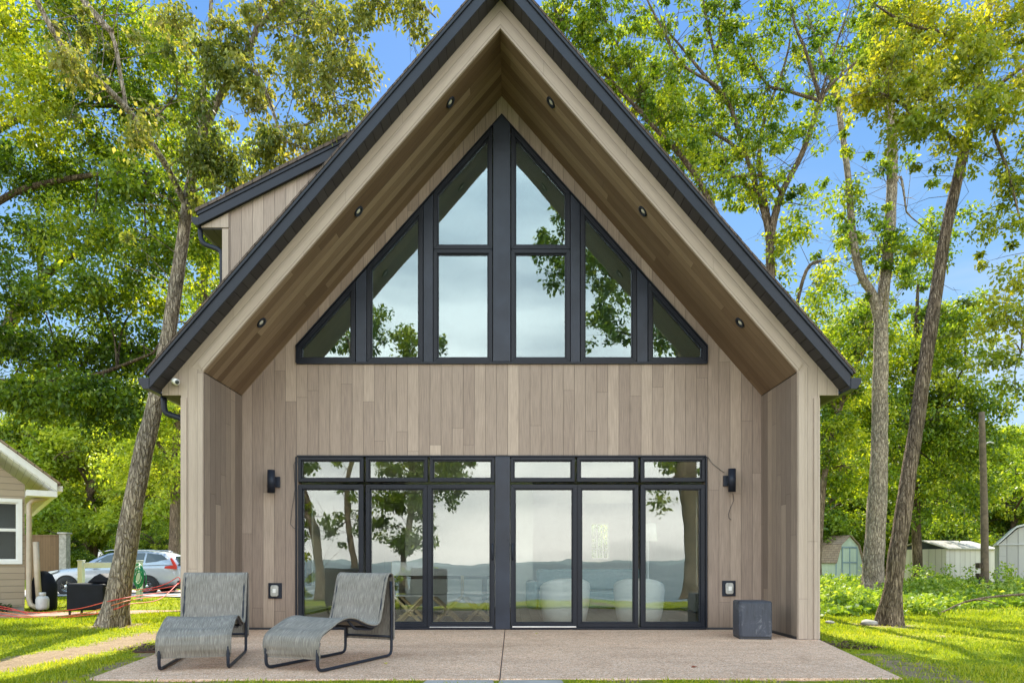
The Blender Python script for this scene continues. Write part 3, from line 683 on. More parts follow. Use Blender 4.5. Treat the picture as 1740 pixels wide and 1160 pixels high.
# ---- windows
def frame_poly(poly, wdt):
    """inset a convex polygon (list of (x,z)) by wdt"""
    n = len(poly); area = sum(poly[i][0]*poly[(i+1) % n][1]-poly[(i+1) % n][0]*poly[i][1] for i in range(n))
    if area < 0: poly = poly[::-1]
    outp = []
    for i in range(n):
        p0, p1, p2 = Vector(poly[i-1]), Vector(poly[i]), Vector(poly[(i+1) % n])
        d1 = (p1-p0).normalized(); d2 = (p2-p1).normalized()
        n1 = Vector((-d1.y, d1.x)); n2 = Vector((-d2.y, d2.x))
        m = n1+n2; k = wdt/(1+n1.dot(n2)); q = p1+m*k; outp.append((q.x, q.y))
    return poly, outp
def ring(mb, poly, wdt, y0, y1):
    o, i = frame_poly(poly, wdt); n = len(o)
    for k in range(n):
        j = (k+1) % n
        mb.prism([o[k], o[j], i[j], i[k]], y0, y1)
    return i
def window(poly, name='window', fw_=0.055, glass='glass_up', y0=YK-0.015, handle=None, dep=0.10, label=None, inner=True):
    fr = MB(); inn = ring(fr, poly, fw_, y0, y0+dep)
    if inner: inn2 = ring(fr, [p for p in inn], 0.018, y0+0.022, y0+dep-0.02)
    else: inn2 = inn
    o = hb(fr, name, M['frame'], 0.003, label=label)
    pn = MB(); pn.prism(inn2, y0+0.04, y0+0.046)
    ta, tb_ = random.uniform(-.0025, .0025), random.uniform(-.0018, .0018); mx_ = sum(q[0] for q in inn2)/len(inn2); mz_ = sum(q[1] for q in inn2)/len(inn2)
    pn.v = [(a, b+ta*(a-mx_)+tb_*(c-mz_), c) for a, b, c in pn.v]      # no two panes sit exactly alike
    hb(pn, 'pane', M[glass], 0, o)
    return o
s120 = 1/120.0
gap = 0.004
def zl(x): return WA-0.02-(WA-WS)/WH*abs(x)           # slanted head line of the gable glazing
zm0, zm1 = rz_(424), rz_(406)
for s in (-1, 1):
    P = lambda pts: [(s*a, b) for a, b in pts]
    zb = WB+0.002
    x0, x1 = 16*s120, 116*s120
    window(P([(x0, zb), (x1, zb), (x1, zm0), (x0, zm0)]))
    window(P([(x0, zm0+gap), (x1, zm0+gap), (x1, zl(x1)), (x0, zl(x0))]))
    x0, x1 = 134*s120, 229*s120
    window(P([(x0, zb), (x1, zb), (x1, zl(x1)), (x0, zl(x0))]))
    x0, x1 = 249*s120, WH-0.004
    window(P([(x0, zb), (x1, zb), (x1, zl(x1)), (x0, zl(x0))]))
    for a, b_ in ((117, 133), (230, 248)):
        mp_ = MB(); a_, b2 = a*s120, b_*s120
        mp_.prism(P([(a_, zb), (b2, zb), (b2, zl(b2)), (a_, zl(a_))]), YK-0.006, YK+0.15)
        hb(mp_, 'mullion', M['post'], 0.004)
mp_ = MB(); a_ = 14.8*s120
mp_.prism([(-a_, WB+0.002), (a_, WB+0.002), (a_, zl(a_)), (0, zl(0)), (-a_, zl(a_))], YK-0.03, YK+0.15)
hb(mp_, 'mullion', M['post'], 0.005)
# black head flashing along the slanted top of the glazing and its sill
hfm = MB()
for s in (-1, 1):
    hfm.prism([(s*a, b) for a, b in [(0, WA+0.002), (WH+0.01, WS+0.002), (WH+0.01, WS-0.022), (0, WA-0.018)]], YK-0.03, YK+0.02)
    hfm.prism([(s*a, b) for a, b in [(WH-0.002, WB-0.01), (WH+0.014, WB-0.01), (WH+0.014, WS), (WH-0.002, WS)]], YK-0.028, YK+0.02)
hfm.box(-WH, WH, YK-0.03, YK+0.02, WB-0.03, WB-0.002)
hb(hfm, 'window_flashing', M['frame'])
# ---- sliding doors with transoms
zt0, zt1, zd0, zd1 = rz_(818), DT-0.004, 0.035, rz_(823)
cx = lambda px: (px-854.0)*s120
cols = {-1: [(508, 619), (623, 728), (732, 842)], 1: [(869, 978), (982, 1086), (1090, 1199)]}
for s in (-1, 1):
    for k, (a, b_) in enumerate(cols[s]):
        xa, xb = cx(a), cx(b_)
        window([(xa, zt0), (xb, zt0), (xb, zt1), (xa, zt1)], 'transom_window', 0.042, 'glass_low', YK-0.012)
        slide = (s < 0 and k == 2) or (s > 0 and k == 0)
        yy = YK-0.012 if not slide else YK-0.03
        if slide: xa, xb = (xa-0.03, xb) if s < 0 else (xa, xb+0.03)
        d = window([(xa, zd0), (xb, zd0), (xb, zd1), (xa, zd1)], 'door_panel', 0.058, 'glass_low', yy, dep=0.075 if slide else 0.11)
        if slide:
            hx = xb-0.03 if s < 0 else xa+0.03
            h = MB(); h.tube([(hx, yy-0.001, 0.99), (hx, yy-0.045, 1.01), (hx, yy-0.05, 1.10), (hx, yy-0.045, 1.19), (hx, yy-0.001, 1.21)], 0.011, 8)
            h.box(hx-0.012, hx+0.012, yy-0.006, yy-0.001, 0.97, 1.23)
            hb(h, 'door_handle', M['black'], 0, d)
        if s < 0 and k == 2:
            sc = MB(); sc.prism([(xa+0.08, zd0+0.08), (xb-0.08, zd0+0.08), (xb-0.08, zd1-0.08), (xa+0.08, zd1-0.08)], yy+0.065, yy+0.068)
            hb(sc, 'insect_screen', M['screen'], 0, d)
mp_ = MB(); mp_.box(cx(843), cx(868), YK-0.03, YK+0.15, 0.005, DT-0.002)
hb(uvshift(mp_), 'mullion', M['post'], 0.005)
tr = MB(); tr.box(cx(506), cx(842.5), YK-0.045, YK+0.16, 0.002, 0.033); tr.box(cx(868.5), cx(1201), YK-0.045, YK+0.16, 0.002, 0.033)
tr.box(cx(506), cx(1201), YK-0.02, YK+0.02, DT-0.001, DT+0.022)
tr.box(cx(503.5), cx(506.5), YK-0.02, YK+0.02, 0.034, DT); tr.box(cx(1200), cx(1203), YK-0.02, YK+0.02, 0.034, DT)
hb(uvshift(tr), 'door_track', M['frame'], 0.003)
al = MB(); al.box(cx(872), cx(980), YK-0.05, YK-0.031, 0.034, 0.052); al.box(cx(732), cx(838), YK-0.05, YK-0.031, 0.034, 0.044)
hb(al, 'sill_strip', M['alu'], 0.002)
# ---- recessed downlights in the wooden soffit
for s in (-1, 1):
    for (px, py) in ((765, 174), (609, 359), (444, 548)):
        # invert the photo ray with the soffit plane of the left half, mirror for the right
        dx, dz = (px-870)/F, (955-py)/F
        # z = ZI + SL*(x-HC) on the left;  z = CAMZ + dz*D, x = dx*D
        D = (ZI-SL*HC-CAMZ)/(dz-SL*dx)
        xx = dx*D-HC; zz = CAMZ+dz*D
        nrm = Vector((s*-1.0*SL*-1, 0, -1)).normalized() if s > 0 else Vector((SL, 0, -1)).normalized()
        c = Vector((xx if s < 0 else -xx, D, zz))
        nn = Vector((SL if s < 0 else -SL, 0, -1)).normalized()
        M4 = Vector((0, 0, 1)).rotation_difference(nn).to_matrix()
        r1 = MB(); r1.lathe([(0.042, -0.03), (0.042, 0.008), (0.07, 0.016), (0.076, 0.0)], n=20)
        r1.v = [tuple(c+M4 @ Vector(p)) for p in r1.v]
        o = hb(r1, 'downlight', M['black'])
        r2 = MB(); r2.lathe([(0.0005, 0.004), (0.025, 0.006), (0.041, -0.004), (0.041, -0.01)], n=16); r2.v = [tuple(c+M4 @ Vector(p)) for p in r2.v]
        hb(r2, 'lamp_lens', M['lens'], 0, o)
# ---- dormer on the left roof slope
YD = 9.69
zde = lambda o_: 5.70+0.5*(4.28-o_)                # underside line of the dormer rake, o_ = distance left of the centre
dw = MB(); dw.prism([(-HO, 3.05), (-HO, zde(HO)+0.1), (-1.2, zde(1.2)+0.1), (-1.2, 6.0)], YD, YD+0.12)
dw.prism([(YD+0.121, 3.05), (18.0, 3.05), (18.0, zde(HO)+0.1), (YD+0.121, zde(HO)+0.1)], -HO, -HO+0.12, axis='x')
hb(uvshift(dw), 'dormer_wall', M['siding'])
dt = MB(); dt.box(-HO-0.004, -HO+0.085, YD-0.02, YD-0.001, 3.2, 5.67)
dt.prism([(-HO-0.30, 5.69), (-HO+0.085, 5.69), (-HO+0.085, zde(HO-0.085)-0.005), (-HO-0.30, zde(HO+0.30)-0.003)], YD-0.018, YD-0.001)
hb(uvshift(dt), 'dormer_trim', M['trim'])
drf = MB(); O0, O1 = 4.27, 0.3
P = lambda pts: [(-a, b) for a, b in pts]
drf.prism(P([(O0, zde(O0)), (O1, zde(O1)), (O1, zde(O1)+0.135), (O0, zde(O0)+0.135)]), YD-0.07, YD-0.045)
drf.prism(P([(O0+0.02, zde(O0+.02)+0.137), (O1, zde(O1)+0.137), (O1, zde(O1)+0.185), (O0+0.02, zde(O0+0.02)+0.185)]), YD-0.085, YD-0.045)
hb(uvshift(drf), 'dormer_fascia', M['fascia'], 0.003)
dro = MB(); dro.prism(P([(O0+0.04, zde(O0+.04)+0.187), (O1, zde(O1)+0.187), (O1, zde(O1)+0.235), (O0+0.04, zde(O0+0.04)+0.235)]), YD-0.10, 18.2, uvfun=lambda a, b, c: (b, a*1.12))
hb(dro, 'dormer_roof', M['shingle'])
dd = MB(); dd.prism(P([(O0-0.01, zde(O0)+0.02), (O1, zde(O1)+0.02), (O1, zde(O1)+0.18), (O0-0.01, zde(O0)+0.18)]), YD-0.044, 18.1)
hb(uvshift(dd), 'dormer_deck', M['dark'])
ds = MB(); ds.prism([(YD, 5.67), (18, 5.67), (18, 5.69), (YD, 5.69)], -HO-0.3, -HO-0.001, axis='x')
hb(uvshift(ds), 'dormer_soffit', M['black_soffit'])
dg = MB(); zg = zde(O0)
dg.prism(P([(O0, zg-0.005), (O0+0.06, zg-0.005), (O0+0.10, zg+0.05), (O0+0.105, zg+0.11), (O0, zg+0.11)]), YD-0.07, 18.1)
hb(uvshift(dg), 'dormer_gutter', M['fascia'], 0.003)
# downspouts
def bez(p0, p1, p2, p3, n=7):
    p0, p1, p2, p3 = map(Vector, (p0, p1, p2, p3))
    return [p0*(1-t)**3+p1*3*t*(1-t)**2+p2*3*t*t*(1-t)+p3*t**3 for t in [i/n for i in range(n+1)]]
dp = MB(); yy = YR+0.16
dp.tube([(-HE-0.03, yy, 3.04), (-HE-0.03, yy, 2.98)]+bez((-HE-0.03, yy, 2.96), (-HE-0.03, yy, 2.80), (-HE+0.02, yy, 2.83), (-HO-0.12, yy, 2.78), 8)+bez((-HO-0.10, yy, 2.775), (-HO-0.05, yy, 2.76), (-HO-0.035, yy, 2.74), (-HO-0.035, yy, 2.62), 6)+[(-HO-0.035, yy, 1.0), (-HO-0.035, yy, -0.02)], 0.037, 10)
hb(dp, 'downspout', M['black'])
dp = MB(); yy = YD+0.05
dp.tube([(-O0-0.03, yy, zg+0.02), (-O0-0.03, yy, zg-0.04)]+bez((-O0-0.03, yy, zg-0.06), (-O0-0.03, yy, zg-0.24), (-O0+0.04, yy, zg-0.22), (-HO-0.10, yy, zg-0.29), 8)+bez((-HO-0.09, yy, zg-0.30), (-HO-0.05, yy, zg-0.32), (-HO-0.035, yy, zg-0.34), (-HO-0.035, yy, zg-0.46), 6)+[(-HO-0.035, yy, 3.25)], 0.034, 10)
hb(dp, 'downspout', M['black'])
for o in bpy.data.objects:
    if '_o' in o: del o['_o']

# ------------------------------------------------------------------ things fixed to the front of the house
def wall_lamp(px, py, label, side):
    c = W(px, py, YK)
    r = empty('wall_lamp', (c.x, YK, c.z), 0, label, 'wall lamp', 'black wall lamps beside the doors')
    b = MB(); b.box(-0.042+side*0.055, 0.042+side*0.055, -0.03, -0.001, -0.075, 0.075); b.box(-0.02+side*0.03, 0.02+side*0.03, -0.05, -0.03, -0.05, 0.05)
    b.build('back_plate', M['black'], r, 0.004)
    k = MB(); k.lathe([(0.045, -0.155), (0.052, -0.16), (0.052, 0.16), (0.045, 0.155), (0.045, 0.12)], (0, -0.10, 0), 24)
    k.build('lamp_body', M['black'], r)
    return r
wall_lamp(465, 819, 'black cylinder wall lamp on the plank wall left of the sliding doors', 1)
wall_lamp(1240, 817, 'black cylinder wall lamp with loose wire right of the sliding doors', -1)
def cable(pts, label):
    m = MB(); P3 = [W(x, y, YK)-Vector((0, 0.012+0.01*(i % 2), 0)) for i, (x, y) in enumerate(pts)]
    m.tube(P3, 0.0035, 5); m.build('loose_wire', M['dark'], None, 0, label, 'wire')
cable([(505, 778), (500, 790), (502, 830), (497, 865), (494, 890), (500, 897), (506, 899)], 'thin loose wire hanging left of the door frame')
cable([(1202, 776), (1210, 788), (1222, 797), (1230, 803)], 'thin dark wire running from the door head to the right wall lamp')
cable([(1245, 838), (1246, 850), (1241, 862), (1237, 873), (1238, 880), (1242, 883)], 'short curled wire dangling below the right wall lamp')
def outlet(px, py, label):
    c = W(px, py, YK); r = empty('outdoor_outlet', (c.x, YK, c.z), 0, label, 'outlet', 'covered outlets on the front wall')
    b = MB(); b.box(-0.095, 0.095, -0.02, -0.001, -0.11, 0.11); b.build('back_plate', M['black'], r, 0.004)
    k = MB(); k.prism([(-0.055, -0.06), (-0.04, -0.08), (0.04, -0.08), (0.055, -0.06), (0.055, 0.06), (0.04, 0.08), (-0.04, 0.08), (-0.055, 0.06)], -0.06, -0.02)
    k.build('bubble_cover', M['plate'], r, 0.012)
    q = MB(); q.box(-0.02, 0.025, -0.066, -0.0601, -0.03, 0.03); q.build('socket', M['white'], r, 0.004)
outlet(468, 1003, 'grey bubble covered outlet on black plate left of the sliding doors')
outlet(1238, 999, 'grey bubble covered outlet on black plate above the black box')
c = W(302, 651, YR); r = empty('security_camera', (c.x, YR-0.02, c.z), 0, 'small white security camera with dark lens under the left eave', 'security camera')
k = MB(); k.lathe([(0.035, 0.0), (0.035, -0.02), (0.02, -0.03)], n=18, axis='y'); k.build('mount', M['white'], r)
k = MB(); k.tube([(-0.03, -0.03, 0.02), (0.0, -0.06, 0.005), (0.05, -0.10, -0.015)], [0.03, 0.038, 0.033], 16); k.build('housing', M['white'], r)
k = MB(); k.lathe([(0.0005, 0.0), (0.018, 0.0), (0.028, 0.006), (0.029, 0.012)], n=16)
m4 = Vector((0, 0, -1)).rotation_difference(Vector((0.05, -0.045, -0.02)).normalized()).to_matrix(); k.v = [tuple(Vector((0.053, -0.104, -0.016))+m4 @ Vector(p)) for p in k.v]
k.build('lens', M['carglass'], r)

# ------------------------------------------------------------------ sling lounge chairs
def smooth_path(pts, n=6):
    pts = [Vector(p) for p in pts]; o = []
    for i in range(len(pts)-1):
        p0 = pts[max(0, i-1)]; p1 = pts[i]; p2 = pts[i+1]; p3 = pts[min(len(pts)-1, i+2)]
        for k in range(n):
            t = k/n; o.append(0.5*((2*p1)+(-p0+p2)*t+(2*p0-5*p1+4*p2-p3)*t*t+(-p0+3*p1-3*p2+p3)*t**3))
    o.append(pts[-1]); return o
def lounge(loc, yaw, label):
    r = empty('lounge_chair', loc, yaw, label, 'lounge chair', 'sling lounge chairs on the patio')
    Wd = 0.60; h = Wd/2
    prof = [(0.035, 0.115), (0.012, 0.19), (0.015, 0.27), (0.06, 0.325), (0.16, 0.37), (0.30, 0.425), (0.43, 0.445), (0.56, 0.425), (0.70, 0.375), (0.84, 0.345), (0.93, 0.365),
            (0.975, 0.47), (1.02, 0.63), (1.06, 0.77), (1.09, 0.825), (1.135, 0.84), (1.175, 0.81), (1.19, 0.72), (1.195, 0.50), (1.195, 0.30), (1.19, 0.165)]
    pp = smooth_path([(a, b, 0) for a, b in prof], 5); arc = [0]
    for i in range(1, len(pp)): arc.append(arc[-1]+(pp[i]-pp[i-1]).length)
    nu = 12; fb = MB(); vs, fs, uv = [], [], []
    rg = random.Random(int(loc[0]*100)); t = 0.007
    for side in (0, 1):
        for i, p in enumerate(pp):
            a = pp[max(0, i-1)]; b = pp[min(len(pp)-1, i+1)]; d = (b-a).normalized(); nn = Vector((-d.y, d.x))
            for k in range(nu+1):
                x = -h+Wd*k/nu
                sag = 0.012*(1-(2*k/nu-1)**2)*(1 if 0.3 < arc[i] < 1.35 else 0.3)
                wr = 0.004*mnoise.noise(Vector((x*5, arc[i]*16, loc[0])))
                if arc[i] < 0.24: wr += 0.010*mnoise.noise(Vector((x*1.6, arc[i]*34, loc[0]+4)))
                off = (t if side == 0 else 0.0)-sag+wr
                vs.append((x, p.x+nn.x*off*1.0, p.y+nn.y*off))
    m = len(pp); B = m*(nu+1)
    for i in range(m-1):
        for k in range(nu):
            q = (i*(nu+1)+k, i*(nu+1)+k+1, (i+1)*(nu+1)+k+1, (i+1)*(nu+1)+k)
            u = [(-h+Wd*k/nu, arc[i]), (-h+Wd*(k+1)/nu, arc[i]), (-h+Wd*(k+1)/nu, arc[i+1]), (-h+Wd*k/nu, arc[i+1])]
            fs.append(q); uv.append(u); fs.append(tuple(B+z for z in q[::-1])); uv.append(u[::-1])
    def strip(a, b, ua):
        fs.append((a[0], a[1], b[1], b[0])); uv.append([ua]*4)
    for i in range(m-1):
        for k in (0, nu):
            a0, a1 = i*(nu+1)+k, (i+1)*(nu+1)+k
            strip((a0, a1) if k == 0 else (a1, a0), (B+a0, B+a1) if k == 0 else (B+a1, B+a0), (vs[a0][0], arc[i]))
    fb.add(vs, fs, uv, True); fo = fb.build('sling', M['fabric'], r)
    # hem tubes along both long edges
    for s in (-1, 1):
        hm = MB(); hm.tube([(s*h, p.x, p.y) for p in pp[2:-1]], 0.0085, 6); hm.build('hem', M['fabric'], fo)
    for s in (-1, 1):
        x = s*(h-0.02)
        f = MB(); R = 0.07
        path = [(x, 0.04, 0.26), (x, 0.018, 0.2), (x, 0.018, 0.10)]+bez((x, 0.018, 0.085), (x, 0.018, 0.03), (x, 0.05, 0.017), (x, 0.11, 0.017), 6)+[(x, 0.6, 0.017), (x, 1.08, 0.017)]+bez((x, 1.10, 0.017), (x, 1.16, 0.017), (x, 1.178, 0.04), (x, 1.178, 0.10), 6)+[(x, 1.178, 0.3), (x, 1.178, 0.55), (x, 1.165, 0.76)]
        f.tube(path, 0.0145, 10)
        top = [(x, p.x-0.0, p.y-0.014) for p in pp if p.x > 0.04][:-22]
        f.tube(top, 0.0125, 8)
        f.build('side_frame', M['black'], r)
        bsp = MB(); xx = s*(h-0.06)
        bsp.tube([(xx, 0.50, 0.415), (xx, 0.60, 0.335), (xx, 0.64, 0.325), (xx, 0.86, 0.30), (xx, 0.90, 0.305), (xx, 0.96, 0.36)], 0.012, 8); bsp.build('seat_brace', M['black'], r)
    for (y, z) in ((0.05, 0.30), (0.42, 0.425), (0.86, 0.32), (1.13, 0.82), (1.178, 0.2)):
        cb = MB(); cb.tube([(-h+0.02, y, z), (h-0.02, y, z)], 0.011, 8); cb.build('cross_bar', M['black'], r)
    return r
lounge((-2.79, 5.98, 0), math.radians(14), 'grey woven sling lounge chair on black frame, left one at patio corner')
lounge((-1.93, 5.93, 0), math.radians(-22.5), 'grey woven sling lounge chair on black frame, turned in front of the left sliding door')

# black box by the right return wall
c = W(1285, 1085, 8.47); bx = empty('metal_box', (c.x, 8.62, 0.0), math.radians(-6), 'scuffed black square metal box standing on patio by right wall', 'box')
k = MB(); k.prism([(-0.20, -0.17), (-0.17, -0.20), (0.17, -0.20), (0.20, -0.17), (0.20, 0.17), (0.17, 0.20), (-0.17, 0.20), (-0.20, 0.17)], 0.03, 0.46, axis='z')
mscuff, t, b = mat_new('scuffed_black')
tcn = nd(t, 'ShaderNodeTexCoord'); o_ = tcn.outputs['Object']
n1 = noise_n(t, o_, 7, 6, 0.7, 1.0); n2 = noise_n(t, mapping(t, o_, (30, 30, 4)), 1.0, 5, 0.7)
cl = ramp(t, n1, [(0.55, (0.035, 0.042, 0.06)), (0.68, (0.12, 0.13, 0.15)), (0.75, (0.35, 0.35, 0.35))])
cl = mul_col(t, cl, ramp(t, n2, [(0.35, (0.7,)*3), (0.65, (1.25,)*3)])); t.links.new(cl, b.inputs['Base Color']); b.inputs['Roughness'].default_value = 0.45
k.build('box_body', mscuff, bx, 0.008)
k = MB(); k.box(-0.19, 0.19, -0.19, 0.19, 0.0, 0.028); k.build('plinth', M['dark'], bx, 0.003)
k = MB(); k.box(-0.185, 0.185, -0.185, 0.185, 0.461, 0.47); k.build('lid', mscuff, bx, 0.004)

# ------------------------------------------------------------------ furniture seen through the glass
def tub_chair(x, y, yaw, label):
    r = empty('tub_chair', (x, y, -0.03), yaw, label, 'armchair', 'white tub chairs inside')
    m = MB(); n = 30; ro, ri = 0.40, 0.27
    vs, fs = [], []
    for i in range(n+1):
        a = math.radians(-35)+math.radians(250)*i/n          # wraps round the back (-y) side
        a = -a
        hgt = 0.74-0.24*abs(2*i/n-1)**2.2
        for (rad, z, fl) in ((ro*0.80, 0.02, 0), (ro*0.93, 0.25, 0), (ro, hgt-0.08, 0), (ro*0.97, hgt-0.015, 0), (ro*0.88, hgt, 0), (ri+0.03, hgt-0.03, 0), (ri, hgt-0.15, 0), (ri, 0.38, 0), (ri*0.9, 0.02, 0)):
            vs.append((rad*math.cos(a), rad*math.sin(a)*0.95, z))
    K2 = 9
    for i in range(n):
        for k in range(K2): fs.append((i*K2+k, (i+1)*K2+k, (i+1)*K2+(k+1) % K2, i*K2+(k+1) % K2))
    fs.append(tuple(range(K2))); fs.append(tuple(n*K2+k for k in range(K2-1, -1, -1)))
    m.add(vs, fs, None, True); m.build('shell', M['boucle'], r)
    s = MB(); s.lathe([(0.26, 0.02), (0.27, 0.36), (0.25, 0.43), (0.0005, 0.45)], (0, 0.02, 0), 24); s.build('seat', M['boucle'], r)
tub_chair(0.83, 10.75, math.radians(8), 'white tub armchair seen from behind through the right glass door, nearer the middle post')
tub_chair(2.0, 10.75, math.radians(-14), 'white tub armchair seen from behind through the rightmost glass panels')
def folding_chair(x, y, yaw, label):
    r = empty('folding_chair', (x, y, -0.03), yaw, label, 'chair', 'wooden folding chairs inside')
    for yy in (-0.2, 0.2):
        f = MB()
        for s in (-1, 1):
            a, b_ = Vector((s*0.24, yy+s*0.012, 0.0)), Vector((-s*0.24, yy+s*0.012, 0.46))
            f.tube([a, b_], 0.027, 6)
        f.build('leg', M['oak'], r)
    f = MB(); f.box(-0.25, 0.25, -0.22, 0.22, 0.455, 0.475); f.build('seat', M['white'], r)
    for s in (-1, 1):
        f = MB(); f.tube([(s*0.245, -0.19, 0.44), (s*0.245, -0.23, 0.985)], 0.016, 6); f.build('back_post', M['oak'], r)
    f = MB(); f.tube([(-0.15, -0.2, 0.16), (0.15, -0.2, 0.16)], 0.012, 6); f.build('stretcher', M['oak'], r)
    f = MB(); f.box(-0.25, 0.25, -0.245, -0.215, 0.78, 0.985); f.build('backrest', M['white'], r)
for i, px in enumerate((698, 760, 812)):
    p = W(px, 1050, 10.7)
    folding_chair(p.x, 10.75+0.02*i, math.radians((-4, 3, 0)[i]), ('wooden cross legged folding chair beside the grey lounger, behind the glass', 'wooden cross legged folding chair behind the screen, middle one of the row', 'wooden cross legged folding chair next to the black middle post inside')[i])
sf = empty('sofa', (1.6, 13.6, -0.03), 0, 'blue grey sofa at the back of the room behind the white chairs', 'sofa')
k = MB(); k.box(-1.1, 1.1, -0.45, 0.45, 0.1, 0.42); k.build('base', M['sofa'], sf, 0.05)
k = MB(); k.box(-1.1, 1.1, 0.25, 0.46, 0.43, 0.85); k.build('backrest', M['sofa'], sf, 0.06)
for s in (-1, 1):
    k = MB(); k.box(min(s*1.11, s*1.32), max(s*1.11, s*1.32), -0.45, 0.46, 0.1, 0.62); k.build('armrest', M['sofa'], sf, 0.06)
tb = empty('dining_table', (-1.3, 11.9, -0.03), 0, 'dark dining table standing behind the wooden folding chairs', 'table')
k = MB(); k.box(-0.9, 0.9, -0.45, 0.45, 0.70, 0.74); k.build('tabletop', M['brownchair'], tb, 0.006)
for sx in (-1, 1):
    for sy in (-1, 1):
        k = MB(); k.box(sx*0.82-0.03, sx*0.82+0.03, sy*0.38-0.03, sy*0.38+0.03, 0, 0.699); k.build('leg', M['brownchair'], tb, 0.004)
lp = empty('floor_lamp', (2.35, 11.8, -0.03), 0, 'slim pale floor lamp standing behind the rightmost white chair', 'lamp')
k = MB(); k.lathe([(0.14, 0), (0.14, 0.02), (0.012, 0.03), (0.012, 1.45)], n=14); k.build('stand', M['white'], lp)
k = MB(); k.lathe([(0.16, 1.35), (0.13, 1.65)], n=18); k.build('lamp_shade', M['white'], lp)

#PART2
# ------------------------------------------------------------------ trees
def np_mesh(name, co, faces_n, mat, parent=None, tone=None, vpf=4):
    """co: (n*vpf,3) array, one face per vpf vertices"""
    me = bpy.data.meshes.new(name); nv = len(co); nf = nv//vpf
    me.vertices.add(nv); me.vertices.foreach_set('co', np.asarray(co, dtype=np.float32).ravel())
    me.loops.add(nv); me.loops.foreach_set('vertex_index', np.arange(nv, dtype=np.int32))
    me.polygons.add(nf); me.polygons.foreach_set('loop_start', np.arange(0, nv, vpf, dtype=np.int32))
    me.update(calc_edges=True)
    if tone is not None:
        a = me.attributes.new('tone', 'FLOAT', 'FACE'); a.data.foreach_set('value', np.asarray(tone, dtype=np.float32))
    me.materials.append(mat)
    o = bpy.data.objects.new(name, me); COL.objects.link(o)
    if parent: o.parent = parent
    return o
def leaf_arrays(rng, cl, n_per, size, asp=0.55, droop=0.35, flat=0.75):
    """cl: list of (centre, radius, tone); returns (verts, tones)"""
    C = np.array([c for c, r, t in cl]); R = np.array([r for c, r, t in cl]); T = np.array([t for c, r, t in cl])
    k = len(cl); n = k*n_per
    idx = np.repeat(np.arange(k), n_per)
    d = rng.normal(size=(n, 3)); d /= np.linalg.norm(d, axis=1)[:, None]
    rad = rng.random(n)**0.55
    p = C[idx]+d*(rad*R[idx])[:, None]*np.array([1, 1, flat])
    a = d*0.7+rng.normal(size=(n, 3))*0.6; a[:, 2] -= droop; a /= np.linalg.norm(a, axis=1)[:, None]
    up = rng.normal(size=(n, 3))*0.75+np.array([0, 0, 0.8])
    b = np.cross(a, up); b /= (np.linalg.norm(b, axis=1)[:, None]+1e-9); nn = np.cross(a, b)
    l = size*(0.6+0.8*rng.random(n)); wv = l*asp*(0.8+0.4*rng.random(n))
    v0 = p-a*(l*0.5)[:, None]; v2 = p+a*(l*0.5)[:, None]-np.array([0, 0, 1])*(l*0.12)[:, None]
    mid = p-a*(l*0.05)[:, None]+nn*(wv*0.18)[:, None]
    v1 = mid+b*(wv*0.5)[:, None]; v3 = mid-b*(wv*0.5)[:, None]
    V = np.stack([v0, v1, v2, v3], 1).reshape(-1, 3)
    tone = np.clip(T[idx]+rng.normal(size=n)*0.15, 0, 1)
    return V, tone
def poly_samples(pts, step=0.25):
    o = []
    for a, b in zip(pts[:-1], pts[1:]):
        n = max(1, int((b-a).length/step)); o += [a.lerp(b, i/n) for i in range(n)]
    return o+[pts[-1]]
def trunk_tube(mb, pts, rad, n=14, jit=0.0, seed=0.0, flare=0.0):
    P_ = smooth_path(pts, 5); m = len(P_); Rr = []
    for i in range(m):
        t = i/(m-1)*(len(rad)-1); k = min(int(t), len(rad)-2); Rr.append(rad[k]*(1-(t-k))+rad[k+1]*(t-k))
    if flare:                        # finer rings near the ground so that the root flare can form
        z0 = P_[0].z; Q, R2 = [P_[0]], [Rr[0]]
        for a in range(1, m):
            k_ = 4 if P_[a].z-z0 < 1.2 else 1
            for q in range(1, k_+1): Q.append(P_[a-1].lerp(P_[a], q/k_)); R2.append(Rr[a-1]+(Rr[a]-Rr[a-1])*q/k_)
        P_, Rr, m = Q, R2, len(Q)
    b = len(mb.v); mb.tube(P_, Rr, n)
    if jit:
        for q in range(m):
            for k in range(n):
                i = b+q*n+k; v = Vector(mb.v[i]); c = P_[q]
                s_ = 1+jit*mnoise.noise(v*2.2+Vector((seed, 0, 0)))+0.5*jit*mnoise.noise(Vector((v.x*9, v.y*9, v.z*2.0+seed)))
                if flare:
                    t_ = max(0.0, 1-(c.z-P_[0].z)/0.75); a_ = 2*PI*k/n
                    s_ *= 1+flare*t_*t_*(0.55+0.6*math.sin(a_*5+seed)+0.35*math.sin(a_*3+seed*2))
                mb.v[i] = tuple(c+(v-c)*s_)
    return P_, Rr
